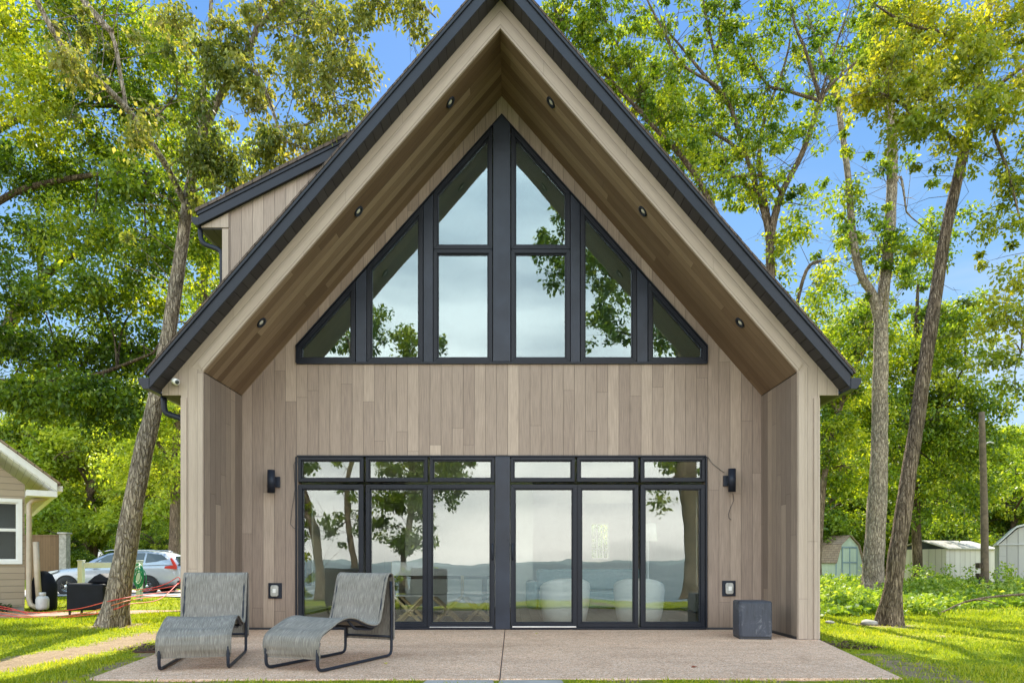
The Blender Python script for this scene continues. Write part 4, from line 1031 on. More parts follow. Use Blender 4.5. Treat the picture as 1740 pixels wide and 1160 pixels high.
def tree(label, base, limbs, blobs, bark='bark_grey', leaf='leaf_green', n_per=60, size=0.11, cr=0.34, seed=1, name='tree', group=None, conv=W, tw=0.011, asp=0.55, tone0=0.45, sag=0.0, twigs=40, tl=1.1, tleaf=0.35):
    rng = np.random.default_rng(seed); rg = random.Random(seed)
    O = Vector(base)
    r = empty(name, O, 0, label, 'tree', group)
    mb = MB(); samples = []
    for k, (pts, rad) in enumerate(limbs):
        P_ = [conv(*p)-O for p in pts]
        pp, rr = trunk_tube(mb, P_, rad, 26 if k == 0 else 10, 0.12 if k == 0 else 0.07, seed*3.1+k, 0.5 if k == 0 else 0.0)
        if k == 0 and len(limbs) > 1: pp = pp[int(len(pp)*0.55):]
        samples += [(q, i/len(pp)) for i, q in enumerate(pp)]
    br = MB(); cl = []
    for (px, py, D, rx_, ry_, rd, ncl, tn) in blobs:
        c = conv(px, py, D)-O; k = D/F
        near = min(samples, key=lambda s_: (s_[0]-c).length+0.35*max(0, s_[0].z-c.z))[0] if samples else c
        mid = near.lerp(c, 0.5)+Vector((rg.uniform(-.15, .15), rg.uniform(-.15, .15), rg.uniform(0.0, .25)))*min(1.5, (c-near).length)
        sub = smooth_path([near, mid, c], 5)
        L_ = (c-near).length
        r0 = min(0.05, tw*(1.2+0.7*L_))
        if L_ > 0.25: br.tube(sub, [r0*(1-0.65*i/(len(sub)-1)) for i in range(len(sub))], 5)
        hub = sub[len(sub)//3:]
        for i in range(ncl):
            while True:
                d = Vector((rg.uniform(-1, 1), rg.uniform(-1, 1), rg.uniform(-1, 1)))
                if d.length < 1: break
            q = c+Vector((d.x*rx_*k, d.y*rd, d.z*ry_*k))
            h = min(hub, key=lambda z: (z-q).length)
            m_ = h.lerp(q, 0.55)+Vector((rg.uniform(-.1, .1), rg.uniform(-.1, .1), rg.uniform(-0.02, .14)))*(q-h).length
            br.tube([h, m_, q], [tw*0.55, tw*0.4, tw*0.2], 4, caps=False)
            cl.append((tuple(q), cr*rg.uniform(0.6, 1.25), min(1, max(0, tn+rg.gauss(0, 0.13)))))
    pool = [q for q, t_ in samples]
    for k in range(twigs):
        a = rg.choice(pool); d = Vector((rg.gauss(0, 1), rg.gauss(0, 1), rg.gauss(.35, .8))).normalized(); L_ = tl*rg.uniform(.4, 1.2)
        b_ = a+d*L_*.5+Vector((rg.gauss(0, .06), rg.gauss(0, .06), .05))*L_; e_ = a+d*L_+Vector((rg.gauss(0, .15), rg.gauss(0, .15), rg.uniform(-.05, .25)))*L_
        br.tube([a, b_, e_], [tw*.8, tw*.55, tw*.2], 4, caps=False)
        for q in range(rg.choice((1, 2, 3))):
            f = a.lerp(e_, rg.uniform(.35, .85)); g = f+(d+Vector((rg.gauss(0, .8), rg.gauss(0, .8), rg.gauss(.2, .5)))).normalized()*L_*rg.uniform(.2, .5)
            br.tube([f, g], [tw*.4, tw*.15], 3, caps=False)
            if rg.random() < tleaf: cl.append((tuple(g), cr*rg.uniform(.35, .7), min(1, max(0, tone0+rg.gauss(0, .15)))))
    mb.build('trunk', M[bark], r)
    if br.v: br.build('branches', M[bark], r)
    if cl:
        V, tone = leaf_arrays(rng, cl, n_per, size, asp, 0.35+sag)
        np_mesh('crown', V, 4, M[leaf], r, tone)
    return r
def px_r(wpx, D): return wpx*0.42*D/F          # round trunks off the axis show wider than flat ones

# --- left: the big leaning tree
D = 10.7
tr_pts = [(190, 1066, D), (203, 1000, D), (222, 885, D), (241, 780, D), (263, 690, D), (284, 580, D), (301, 470, D), (313, 390, D), (321, 330, D), (340, 240, D), (374, 165, D), (408, 108, D), (436, 50, D), (455, -70, D)]
tr_w = [46, 43, 38, 36, 31, 28, 25, 23, 21, 17, 15, 13, 11, 8]
limA = [(tr_pts, [px_r(x, D) for x in tr_w]),
 ([(340, 240, D), (346, 150, D+.2), (354, 85, D+.4), (362, -60, D+.5)], [px_r(x, D) for x in (12, 11, 9, 6)]),
 ([(316, 350, D), (290, 296, D-.3), (262, 250, D-.6), (215, 185, D-1), (160, 130, D-1.3), (110, 85, D-1.5), (62, 0, D-1.7), (40, -60, D-1.8)], [px_r(x, D) for x in (14, 11, 11, 11, 10, 9, 8, 6)]),
 ([(408, 108, D), (440, 130, D-.2), (464, 190, D-.5), (482, 235, D-.7), (520, 255, D-.9)], [px_r(x, D) for x in (9, 7, 6, 5, 3)]),
 ([(464, 215, D-.5), (520, 212, D-.6), (560, 188, D-.6), (592, 176, D-.6)], [px_r(x, D) for x in (5, 4, 3, 2)]),
 ([(436, 50, D), (490, 0, D-.3), (540, 10, D-.6), (566, 58, D-.8)], [px_r(x, D) for x in (10, 8, 6, 4)]),
 ([(450, -40, D), (560, -60, D-.6), (680, -20, D-1.1), (740, 30, D-1.4)], [px_r(x, D) for x in (9, 7, 5, 2)]),
 ([(190, 55, D-1), (155, 20, D-1), (120, -30, D-1)], [px_r(x, D) for x in (11, 10, 8)]),
 ([(215, 185, D-1), (205, 130, D-1), (190, 60, D-1), (150, 10, D-1)], [px_r(x, D) for x in (6, 7, 7, 8)])]
blA = [(590, 75, D-.7, 70, 55, .7, 22, .35), (560, 140, D-.7, 75, 45, .6, 20, .35), (500, 60, D-.4, 60, 60, .6, 18, .4), (660, 10, D-1, 60, 22, .5, 12, .4), (715, 30, D-1.2, 30, 18, .4, 6, .5),
 (535, 250, D-.8, 70, 30, .5, 14, .5), (460, 280, D-.5, 60, 50, .7, 22, .4), (420, 330, D, 50, 40, .6, 18, .3), (590, 190, D-.6, 35, 25, .3, 5, .45), (440, 160, D, 40, 60, .6, 14, .45), (470, -10, D-.3, 60, 40, .6, 16, .5), (345, 200, D-.4, 30, 60, .3, 12, .2), (352, 110, D-.4, 28, 50, .3, 11, .25), (392, 130, D-.3, 28, 40, .3, 9, .25), (300, 40, D-.3, 30, 45, .4, 9, .4), (395, 50, D-.3, 35, 40, .4, 11, .3), (325, 275, D-.5, 28, 30, .3, 10, .15), (375, 270, D-.3, 34, 40, .4, 12, .25), (235, 225, D-1.3, 26, 30, .3, 6, .5), (130, 110, D-2, 30, 30, .3, 7, .6)]
tree('tall grey trunk leaning over the left lawn, its crown reaching above the dormer', W(190, 1062, D), limA, blA, 'bark_grey', 'leaf_dusty', 80, 0.072, 0.27, 11, sag=0.3, twigs=90, tl=1.0)
# a fuller maple left of it, standing beyond the neighbour's house
D = 15.5
limB = [([(-130, 1020, D), (-110, 850, D), (-70, 690, D), (10, 560, D), (70, 475, D), (128, 432, D), (175, 395, D)], [px_r(x, D) for x in (40, 34, 30, 24, 18, 14, 8)]),
 ([(-70, 690, D), (-90, 500, D), (-60, 300, D), (-20, 120, D), (20, -60, D)], [px_r(x, D) for x in (30, 28, 24, 18, 12)]),
 ([(70, 475, D), (72, 420, D), (110, 385, D), (135, 360, D)], [px_r(x, D) for x in (12, 10, 8, 5)]),
 ([(-80, 400, D), (20, 330, D-1), (140, 300, D-1.5), (250, 290, D-2)], [px_r(x, D) for x in (16, 12, 9, 4)]),
 ([(-50, 250, D), (60, 190, D-1), (180, 180, D-1.5), (280, 200, D-2)], [px_r(x, D) for x in (14, 10, 7, 4)]),
 ([(-60, 640, D), (40, 650, D-1), (150, 640, D-1.5), (260, 600, D-2)], [px_r(x, D) for x in (13, 10, 8, 4)])]
blB = []
rgB = random.Random(4)
for (px, py, rxx, ryy, ncl, tn) in ((30, 60, 80, 60, 26, .75), (130, 40, 70, 60, 26, .55), (230, 60, 70, 60, 26, .6), (300, 110, 50, 60, 16, .6), (60, 180, 80, 60, 28, .8), (180, 190, 80, 60, 30, .4), (270, 210, 60, 60, 22, .5),
    (50, 300, 80, 45, 28, .2), (160, 300, 90, 50, 34, .3), (255, 320, 60, 50, 24, .45), (40, 400, 70, 45, 18, .3), (150, 400, 80, 40, 22, .5), (250, 420, 55, 50, 22, .4),
    (60, 500, 80, 35, 20, .3), (170, 510, 80, 40, 22, .45), (255, 510, 50, 40, 16, .5), (40, 590, 80, 40, 26, .15), (150, 600, 90, 45, 34, .2), (240, 600, 50, 50, 22, .2), (100, 670, 100, 38, 34, .3), (200, 690, 60, 45, 24, .25), (30, 680, 60, 30, 14, .4), (340, 420, 40, 80, 18, .55), (335, 560, 30, 60, 10, .5)):
    blB.append((px, py, D-1.2+rgB.uniform(-1, .8), rxx, ryy, .9, int(ncl*1.15), tn))
tree('dense green maple filling the upper left beyond the tan house, trunk off to the side', W(-130, 1013, D), limB, blB, 'bark_dark', 'leaf_green', 120, 0.092, 0.44, 12)
# slim trees behind the car, between the leaning trunk and the house
D = 27
tree('dark forked tree rising behind the dormer left of the roof', W(330, 985, 24), [([(335, 985, 24), (345, 700, 24), (347, 480, 24), (352, 440, 24)], [.17, .15, .13, .11]), ([(352, 440, 24), (330, 390, 24), (322, 330, 24), (318, 260, 24)], [.11, .09, .07, .04]), ([(352, 440, 24), (375, 400, 24), (385, 330, 24), (400, 250, 24)], [.11, .1, .08, .04])],
     [(330, 380, 24, 50, 60, 1.2, 22, .6), (370, 430, 24, 40, 50, 1.0, 14, .6), (330, 500, 24, 40, 50, 1, 16, .6), (340, 250, 24, 60, 60, 1.3, 20, .5)], 'bark_dark', 'leaf_far', 90, 0.14, 0.65, 15, tw=0.02)
tree('straight brown trunk behind the parked car, close to the house corner', W(296, 985, 30), [([(294, 1000, 30), (296, 930, 30), (298, 850, 30), (300, 760, 30), (306, 640, 30)], [.26, .22, .2, .18, .12]), ([(298, 820, 30), (280, 770, 30), (240, 720, 30)], [.1, .08, .04])],
     [(290, 800, 30, 60, 40, 1.5, 30, .65), (250, 740, 30, 70, 50, 1.6, 40, .6), (300, 700, 30, 50, 50, 1.5, 26, .6), (210, 800, 31, 60, 30, 1.5, 20, .7)], 'bark_brown', 'leaf_far', 100, 0.15, 0.65, 16, tw=0.02)

# --- right side
D = 20.5
limT1 = [([(1482, 1012, D), (1484, 965, D), (1490, 860, D), (1494, 760, D), (1496, 640, D), (1497, 570, D), (1500, 510, D), (1509, 430, D), (1515, 330, D), (1516, 240, D), (1509, 120, D), (1500, 0, D), (1495, -90, D)], [px_r(x, D) for x in (42, 40, 36, 31, 28, 27, 22, 21, 20, 19, 17, 14, 10)]),
 ([(1497, 565, D), (1482, 500, D), (1462, 465, D), (1449, 400, D), (1441, 300, D), (1428, 205, D), (1421, 160, D), (1395, 90, D), (1370, 20, D)], [px_r(x, D) for x in (19, 17, 15, 14, 12, 11, 9, 6, 3)]),
 ([(1421, 160, D), (1450, 110, D), (1480, 70, D), (1520, 40, D)], [px_r(x, D) for x in (8, 6, 4, 2)]), ([(1515, 330, D), (1530, 300, D), (1540, 360, D)], [px_r(x, D) for x in (6, 5, 3)])]
blT1 = [(1480, 60, D, 60, 50, 1.2, 22, .5), (1530, 100, D, 60, 60, 1.2, 20, .55), (1440, 320, D, 30, 40, .6, 6, .5), (1550, 430, D, 60, 50, 1.2, 18, .45), (1590, 400, D, 60, 40, 1.2, 12, .45), (1460, 400, D, 50, 40, 1, 8, .45), (1420, 130, D, 40, 40, .8, 8, .45), (1500, 430, D, 40, 40, .8, 8, .5), (1380, 60, D, 40, 50, 1, 8, .4)]
tree('thick grey forked tree trunk standing in the weeds before the green shed', W(1482, 1006, D), limT1, blT1, 'bark_grey', 'leaf_green', 85, 0.115, 0.45, 21, tw=0.014, twigs=110, tl=1.6, tleaf=.22)
D = 10.9
limT2 = [([(1511, 1062, D), (1518, 990, D), (1530, 905, D), (1545, 800, D), (1561, 695, D), (1575, 600, D), (1590, 500, D), (1608, 390, D), (1628, 300, D), (1640, 250, D), (1655, 180, D), (1668, 100, D), (1677, 40, D), (1690, -70, D)], [px_r(x, D) for x in (38, 33, 30, 28, 27, 26, 24, 21, 20, 18, 15, 12, 10, 7)]),
 ([(1650, 200, D), (1690, 152, D-.2), (1740, 112, D-.4), (1800, 60, D-.5)], [px_r(x, D) for x in (9, 8, 6, 4)]),
 ([(1640, 250, D), (1575, 205, D-.4), (1520, 170, D-.8), (1480, 150, D-1)], [px_r(x, D) for x in (9, 7, 5, 3)]),
 ([(1668, 100, D), (1610, 60, D-.4), (1540, 40, D-.7), (1490, 10, D-.9)], [px_r(x, D) for x in (9, 7, 5, 3)]),
 ([(1680, 165, D), (1690, 230, D-.2), (1712, 290, D-.4), (1735, 380, D-.5)], [px_r(x, D) for x in (7, 6, 5, 3)]),
 ([(1740, 112, D), (1760, 300, D-.4), (1745, 500, D-.4), (1735, 600, D-.4)], [px_r(x, D) for x in (9, 8, 6, 3)])]
blT2 = []
rg2 = random.Random(9)
for (px, py, rxx, ryy, ncl, tn) in ((1480, 150, 40, 45, 18, .75), (1530, 110, 50, 45, 22, .7), (1570, 170, 55, 45, 24, .65), (1600, 60, 60, 45, 26, .7), (1650, 110, 50, 40, 22, .6), (1540, 30, 50, 35, 18, .7), (1700, 40, 50, 45, 24, .8), (1630, 190, 50, 30, 16, .55),
    (1690, 190, 40, 35, 14, .65), (1725, 130, 30, 40, 12, .75), (1560, 230, 50, 25, 9, .5), (1620, 250, 40, 20, 6, .45), (1715, 320, 35, 30, 9, .45), (1700, 390, 40, 25, 7, .35), (1730, 260, 25, 40, 8, .5), (1725, 480, 35, 30, 9, .7), (1710, 540, 45, 35, 12, .6), (1690, 610, 40, 25, 7, .45), (1725, 660, 25, 40, 5, .3)):
    blT2.append((px, py, D-.5+rg2.uniform(-.5, .4), rxx, ryy, .5, ncl, tn))
tree('brown furrowed tree trunk leaning right at the lawn edge, yellow green crown', W(1511, 1056, D), limT2, blT2, 'bark_brown', 'leaf_yellow', 68, 0.072, 0.25, 22, tw=0.007, twigs=110, tl=.8, tleaf=.2)
D = 17.5
limT3 = [([(1316, 980, D), (1312, 700, D), (1310, 560, D), (1309, 470, D), (1310, 400, D), (1328, 330, D), (1364, 258, D), (1394, 172, D), (1412, 145, D), (1460, 100, D)], [px_r(x, D) for x in (30, 26, 22, 18, 16, 12, 11, 9, 6, 3)]),
 ([(1309, 470, D), (1304, 390, D), (1288, 330, D), (1268, 265, D), (1240, 180, D), (1214, 90, D), (1198, 20, D), (1190, -50, D)], [px_r(x, D) for x in (12, 11, 10, 8, 7, 6, 5, 3)]),
 ([(1288, 330, D), (1230, 290, D), (1160, 262, D), (1110, 232, D), (1050, 190, D)], [px_r(x, D) for x in (9, 8, 6, 5, 3)]),
 ([(1268, 265, D), (1220, 230, D), (1150, 205, D), (1090, 180, D)], [px_r(x, D) for x in (8, 6, 5, 3)]),
 ([(1240, 180, D), (1190, 120, D), (1140, 60, D), (1090, 10, D)], [px_r(x, D) for x in (8, 6, 4, 3)]),
 ([(1394, 172, D), (1340, 155, D), (1300, 140, D), (1260, 60, D)], [px_r(x, D) for x in (8, 6, 5, 3)]),
 ([(1394, 172, D), (1370, 90, D), (1350, 40, D), (1340, -20, D)], [px_r(x, D) for x in (8, 6, 5, 3)]),
 ([(1394, 165, D), (1420, 80, D), (1440, 20, D), (1450, -20, D)], [px_r(x, D) for x in (5, 4, 3, 2)]),
 ([(1216, 95, D), (1230, 30, D), (1235, -20, D)], [px_r(x, D) for x in (6, 5, 3)]),
 ([(1310, 400, D), (1298, 330, D+.4), (1290, 270, D+.6), (1300, 200, D+.8), (1330, 120, D+1), (1345, 60, D+1)], [px_r(x, D) for x in (13, 10, 9, 7, 5, 3)]),
 ([(1330, 330, D), (1300, 300, D-.4), (1250, 300, D-.6), (1190, 300, D-.8)], [px_r(x, D) for x in (8, 6, 5, 3)]),
 ([(1268, 265, D), (1230, 160, D-.4), (1160, 110, D-.6), (1120, 40, D-.8), (1090, -20, D-.9)], [px_r(x, D) for x in (8, 7, 5, 4, 3)]),
 ([(1335, 640, D), (1345, 560, D), (1370, 460, D), (1400, 442, D)], [px_r(x, D) for x in (9, 8, 7, 6)])]
blT3 = [(1070, 165, D, 40, 30, .9, 8, .5), (1130, 145, D, 60, 40, .9, 14, .55), (1200, 190, D, 60, 40, 1, 18, .55), (1260, 120, D, 45, 45, .9, 16, .45), (1235, 85, D, 40, 40, .9, 12, .5), (1290, 165, D, 50, 40, .9, 14, .4), (1180, 285, D, 50, 30, .9, 10, .55), (1250, 330, D, 50, 35, .9, 10, .55),
 (1340, 20, D, 50, 30, .9, 10, .4), (1310, 60, D, 25, 30, .7, 5, .4), (1390, 60, D, 25, 25, .6, 3, .3), (1345, 230, D, 40, 40, .8, 7, .45), (1335, 420, D, 40, 40, .9, 16, .65), (1370, 350, D, 40, 40, .9, 8, .55), (1380, 480, D, 50, 50, 1, 14, .65), (1350, 540, D, 50, 50, 1.1, 18, .7), (1120, 60, D, 40, 30, .8, 5, .45), (1210, 20, D, 50, 25, .8, 8, .45), (1100, 215, D, 45, 30, .8, 9, .55), (1150, 190, D, 45, 30, .8, 9, .5), (1220, 250, D, 50, 35, .9, 12, .6), (1290, 240, D, 40, 40, .9, 9, .5), (1150, 90, D, 40, 35, .8, 7, .45), (1300, 330, D, 45, 40, .9, 10, .6), (1080, 20, D, 40, 25, .8, 6, .45)]
tree('many branched pale tree showing above the right roof slope', W(1316, 975, D), limT3, blT3, 'bark_brown', 'leaf_green', 64, 0.105, 0.38, 23, tw=0.012, twigs=200, tl=1.7, tleaf=.28)
D = 13.8
tree('slender leaning tree along the upper right roof edge, limbs reaching toward the ridge', W(1335, 1020, D), [([(1335, 1030, D), (1320, 800, D), (1290, 560, D), (1250, 440, D), (1205, 340, D), (1165, 275, D), (1110, 215, D), (1060, 160, D), (1005, 100, D), (950, 30, D), (930, -30, D)], [px_r(x, D) for x in (26, 20, 16, 13, 11, 10, 8, 7, 5, 4, 2)]),
   ([(1110, 215, D), (1090, 150, D), (1040, 60, D), (1010, -20, D)], [px_r(x, D) for x in (6, 5, 4, 2)])],
   [(945, 30, D, 35, 30, .6, 13, .5), (985, 60, D, 35, 35, .6, 14, .5), (1010, 110, D, 35, 30, .5, 12, .55), (1060, 130, D, 45, 30, .6, 14, .55), (1040, 155, D, 25, 20, .5, 6, .5), (1120, 195, D, 50, 30, .6, 12, .6), (1150, 250, D, 40, 30, .5, 9, .6), (1200, 310, D, 40, 30, .6, 8, .6), (1000, 20, D, 30, 20, .5, 5, .4)],
   'bark_brown', 'leaf_green', 76, 0.082, 0.31, 24, tw=0.008, twigs=130, tl=1.1, tleaf=.4)
D = 25
tree('thin trunk leaning right above the pale green shed, deep in green leaves', W(1390, 985, D), [([(1388, 985, D), (1396, 850, D), (1406, 780, D), (1424, 705, D), (1448, 635, D), (1478, 575, D), (1500, 500, D)], [px_r(x, D) for x in (15, 13, 11, 10, 9, 7, 4)]), ([(1424, 705, D), (1400, 640, D), (1390, 580, D)], [.1, .08, .04])],
   [(1420, 640, D, 60, 60, 1.5, 34, .6), (1470, 560, D, 60, 50, 1.5, 28, .6), (1400, 740, D, 50, 50, 1.5, 24, .5), (1430, 790, D, 60, 45, 1.6, 30, .55)], 'bark_brown', 'leaf_green', 110, 0.14, 0.6, 25, tw=0.02)
D = 29
tree('bushy green tree filling the gap between the two right trunks', W(1560, 995, D), [([(1560, 1000, D), (1556, 850, D), (1552, 700, D), (1556, 580, D), (1560, 480, D)], [.2, .17, .14, .1, .05]), ([(1552, 760, D), (1600, 690, D), (1640, 620, D)], [.1, .07, .03]), ([(1552, 740, D), (1510, 680, D), (1480, 620, D)], [.09, .07, .03])],
   [(1550, 600, D, 60, 50, 2, 34, .55), (1600, 640, D, 60, 60, 2, 40, .6), (1640, 560, D, 50, 50, 2, 26, .6), (1540, 720, D, 70, 60, 2, 44, .45), (1610, 760, D, 60, 60, 2, 40, .5), (1560, 840, D, 70, 50, 2, 40, .45), (1640, 850, D, 40, 50, 2, 22, .4), (1460, 700, D, 60, 60, 2, 36, .55), (1480, 780, D, 60, 60, 2, 34, .55), (1430, 560, D, 60, 50, 2, 26, .6), (1640, 690, D, 50, 50, 2, 26, .5), (1600, 560, D, 50, 50, 2, 26, .5), (1650, 760, D, 40, 40, 2, 18, .4)], 'bark_dark', 'leaf_green', 120, 0.15, 0.7, 26, tw=0.02)

# --- the woods further back: three grown trees, copied
def wood_tree(seed, H, Rc):
    rg = random.Random(seed); limbs = [([(0, 0, -0.3), (0.1, 0.1, H*0.35), (rg.uniform(-.4, .4), 0, H*0.7), (rg.uniform(-.5, .5), 0, H*0.95)], [.26, .2, .12, .03])]
    for k in range(7):
        a = k*2.4+rg.uniform(-.4, .4); z = H*rg.uniform(0.28, 0.7); l = Rc*rg.uniform(.6, .95)
        limbs.append(([(0, 0, z), (math.cos(a)*l*.5, math.sin(a)*l*.5, z+l*.35), (math.cos(a)*l, math.sin(a)*l, z+l*.5)], [.09, .06, .02]))
    bl = []
    for k in range(15):
        t = rg.uniform(0.16, 1.0); a = rg.uniform(0, 2*PI); rr = Rc*math.sin(PI*min(1, 0.22+0.75*t))*rg.uniform(.35, .9)
        bl.append((math.cos(a)*rr, math.sin(a)*rr, H*t, 0.3*Rc, 0.095*H, Rc*.3, 13, 0.5+rg.uniform(-.25, .25)))
    conv = lambda x, y, z: Vector((x, y, z))
    # blob radii are given in metres here, so undo the pixel scale of tree()
    bl2 = [(x, y, z, rx_*F/max(z, .1), ry_*F/max(z, .1), rd, n, tn) for (x, y, z, rx_, ry_, rd, n, tn) in bl]
    return limbs, bl2, conv
protos = []
GW = 'leafy trees at the edge of the woods'
LW = ('broad leafy woodland tree behind the lawn, bright yellow green in the sun', 'tall loose woodland tree with patchy light green crown', 'darker round crowned woodland tree at the back of the garden')
for k, (sd_, H, Rc) in enumerate(((31, 9.0, 3.4), (32, 12.0, 3.2), (33, 7.5, 3.6))):
    limbs, bl, conv = wood_tree(sd_, H, Rc)
    protos.append(tree(LW[k], (0, 0, 0), limbs, bl, ('bark_brown', 'bark_dark', 'bark_dark')[k], ('leaf_far', 'leaf_green', 'leaf_green')[k], 110, 0.195, 0.9, sd_, 'woodland_tree', GW, conv, tw=0.03))
rgw = random.Random(77)
spots = []
for px, D_, k, s_ in ((-60, 44, 0, 1.0), (20, 52, 1, .95), (75, 46, 2, .8), (120, 58, 0, 1.0), (160, 46, 0, .62), (205, 52, 2, .95), (245, 44, 0, .75), (285, 50, 1, .7), (330, 46, 0, .9), (50, 62, 1, 1.15), (180, 66, 1, .95), (260, 64, 0, 1.2), (110, 40, 2, .42), (140, 47, 2, .38), (225, 41, 2, .45), (265, 38, 2, .42),
                      (1400, 46, 0, 1.05), (1450, 52, 1, 1.0), (1500, 48, 2, 1.0), (1560, 56, 0, 1.1), (1610, 46, 0, 1.0), (1650, 52, 2, 1.0), (1700, 44, 0, 1.0), (1735, 50, 1, .9), (1790, 46, 0, 1.1), (1720, 36, 2, .85), (1680, 60, 1, 1.0), (1420, 62, 1, 1.2), (1640, 38, 2, .7), (1760, 40, 2, 1.0), (1530, 42, 2, .6), (1690, 40, 0, .8), (1480, 48, 1, 1.1), (1590, 46, 0, 1.0), (400, 60, 0, 1.2), (1340, 58, 0, 1.2), (-140, 48, 0, 1.2), (1030, 32, 2, .5), (1000, 40, 0, .6), (70, 46, 1, 1.0), (150, 45, 0, 1.2), (230, 44, 1, 1.0), (110, 47, 0, 1.35), (300, 42, 0, 1.1), (480, 47, 0, 1.0), (620, 50, 1, .9), (760, 47, 2, 1.0), (1130, 50, 1, .9), (1230, 47, 0, 1.0), (1300, 45, 2, 1.1), (1860, 44, 0, 1.1), (1940, 48, 1, 1.0), (-230, 46, 0, 1.2)):
    spots.append((px, D_, k, s_))
used = set()
for px, D_, k, s_ in spots:
    x = (px-870)*D_/F; o = protos[k] if k not in used else copy_tree(protos[k]); used.add(k)
    o.location = (x, D_, gz(x, D_)); o.rotation_euler = (0, 0, rgw.uniform(0, 6.28)); o.scale = (s_*rgw.uniform(.9, 1.15), s_*rgw.uniform(.9, 1.15), s_)
# --- trees on the lake side, seen mirrored in the glass
def WM(px, py, D): return Vector(((px-870.0)*D/F, 2*YK-D, CAMZ+(955.0-py)*D/F))
D = 20.8
tree('slim leaning trunk mirrored in the leftmost door panel', WM(549, 1015, D), [([(549, 1020, D), (541, 950, D), (528, 890, D), (517, 840, D), (503, 780, D), (480, 660, D), (470, 560, D)], [.2, .15, .14, .13, .12, .1, .06])],
     [(520, 700, D, 40, 40, 1, 20, .5), (480, 600, D, 60, 60, 1.2, 30, .5), (515, 795, D, 12, 16, .3, 5, .4)], 'bark_brown', 'leaf_green', 50, .13, .35, 41, conv=WM)
tree('slim upright trunk mirrored in the leftmost door panel, near its right edge', WM(600, 1015, D), [([(600, 1020, D), (598, 930, D), (591, 860, D), (593, 800, D), (603, 750, D), (606, 650, D), (585, 570, D)], [.13, .09, .085, .085, .08, .06, .03]), ([(593, 880, D), (570, 900, D), (560, 905, D)], [.03, .02, .01])],
     [(575, 570, D, 26, 28, .8, 18, .5), (615, 885, D, 18, 24, .5, 8, .5), (640, 560, D, 18, 50, .8, 14, .5), (570, 905, D, 14, 8, .3, 4, .4)], 'bark_brown', 'leaf_green', 50, .12, .32, 42, conv=WM)
D = 21.3
tree('leafy young tree mirrored in the middle of the left door', WM(688, 1010, D), [([(688, 1015, D), (689, 950, D), (697, 890, D), (703, 830, D), (702, 770, D), (698, 690, D), (690, 600, D)], [.15, .11, .1, .09, .08, .06, .03])],
     [(690, 790, D, 50, 30, .9, 40, .45), (668, 850, D, 40, 35, .8, 26, .4), (720, 850, D, 24, 50, .6, 26, .4), (700, 915, D, 36, 28, .6, 22, .4), (650, 900, D, 20, 20, .5, 8, .4), (768, 820, D, 34, 36, .7, 26, .35), (765, 790, D, 34, 20, .7, 16, .4), (700, 585, D, 34, 30, .8, 24, .7), (690, 700, D, 60, 40, 1, 40, .5), (742, 590, D, 14, 20, .5, 6, .5)], 'bark_brown', 'leaf_green', 54, .12, .30, 43, conv=WM)
D = 21.8
tree('stout sunlit trunk mirrored at the right end of the glass doors', WM(1186, 1010, D), [([(1187, 1015, D), (1183, 960, D), (1179, 900, D), (1171, 850, D), (1168, 800, D), (1172, 750, D), (1172, 650, D), (1150, 570, D), (1110, 500, D), (1080, 440, D), (1060, 330, D)], [.46, .36, .33, .33, .34, .33, .3, .24, .18, .12, .05]), ([(1110, 500, D), (1050, 470, D), (990, 430, D), (930, 420, D)], [.12, .09, .06, .03]), ([(1150, 570, D), (1090, 570, D), (1040, 560, D)], [.09, .06, .03])],
     [(925, 425, D, 28, 22, .8, 12, .4), (950, 460, D, 26, 30, .8, 12, .4), (955, 375, D, 20, 26, .7, 8, .5), (1005, 440, D, 30, 50, 1, 26, .5), (1045, 490, D, 36, 50, 1, 32, .45), (1030, 560, D, 44, 36, 1, 20, .4), (1125, 560, D, 40, 36, 1, 26, .35), (1140, 788, D, 16, 12, .4, 8, .5), (1120, 850, D, 10, 30, .4, 5, .5), (1090, 400, D, 60, 60, 1.4, 40, .5), (1180, 480, D, 60, 70, 1.4, 44, .5)], 'bark_brown', 'leaf_green', 52, .13, .34, 44, conv=WM)

# ------------------------------------------------------------------ grass and weeds
def in_house(x, y): return abs(x-HC) < 4.05 and 8.2 < y < 21.3
def in_patio(x, y):
    if y > 8.46 or y < 5.55: return False
    t = (y-5.58)/2.88
    return (-3.47-0.58*t) < x < (3.22+0.58*t)
rng = np.random.default_rng(5)
def blades(n, x0, x1, y0, y1, hmin, hmax, keep):
    X = rng.uniform(x0, x1, n); Y = y0+(y1-y0)*rng.random(n)**1.4
    out_, tn = [], []
    for x, y in zip(X, Y):
        if in_patio(x, y) or in_house(x, y): continue
        d = dirt(x, y)
        if rng.random() < d*1.25: continue
        if not keep(x, y): continue
        z = gz(x, y); h = rng.uniform(hmin, hmax)*(1.0-0.4*d)*(0.75+0.6*mnoise.noise(Vector((x*1.7, y*1.7, 1))))
        if h < 0.012: h = 0.012
        a = rng.uniform(0, 6.28); w_ = 0.0045+0.0006*y; lx, ly = rng.normal()*h*0.45, rng.normal()*h*0.45
        cx_, sx_ = math.cos(a)*w_, math.sin(a)*w_
        out_ += [(x-cx_, y-sx_, z-0.01), (x+cx_, y+sx_, z-0.01), (x+lx, y+ly, z+h)]
        tn.append(0.45+0.28*mnoise.noise(Vector((x*0.8, y*0.8, 7)))+rng.normal()*0.14+0.25*d)
    return out_, tn
allv, allt = [], []
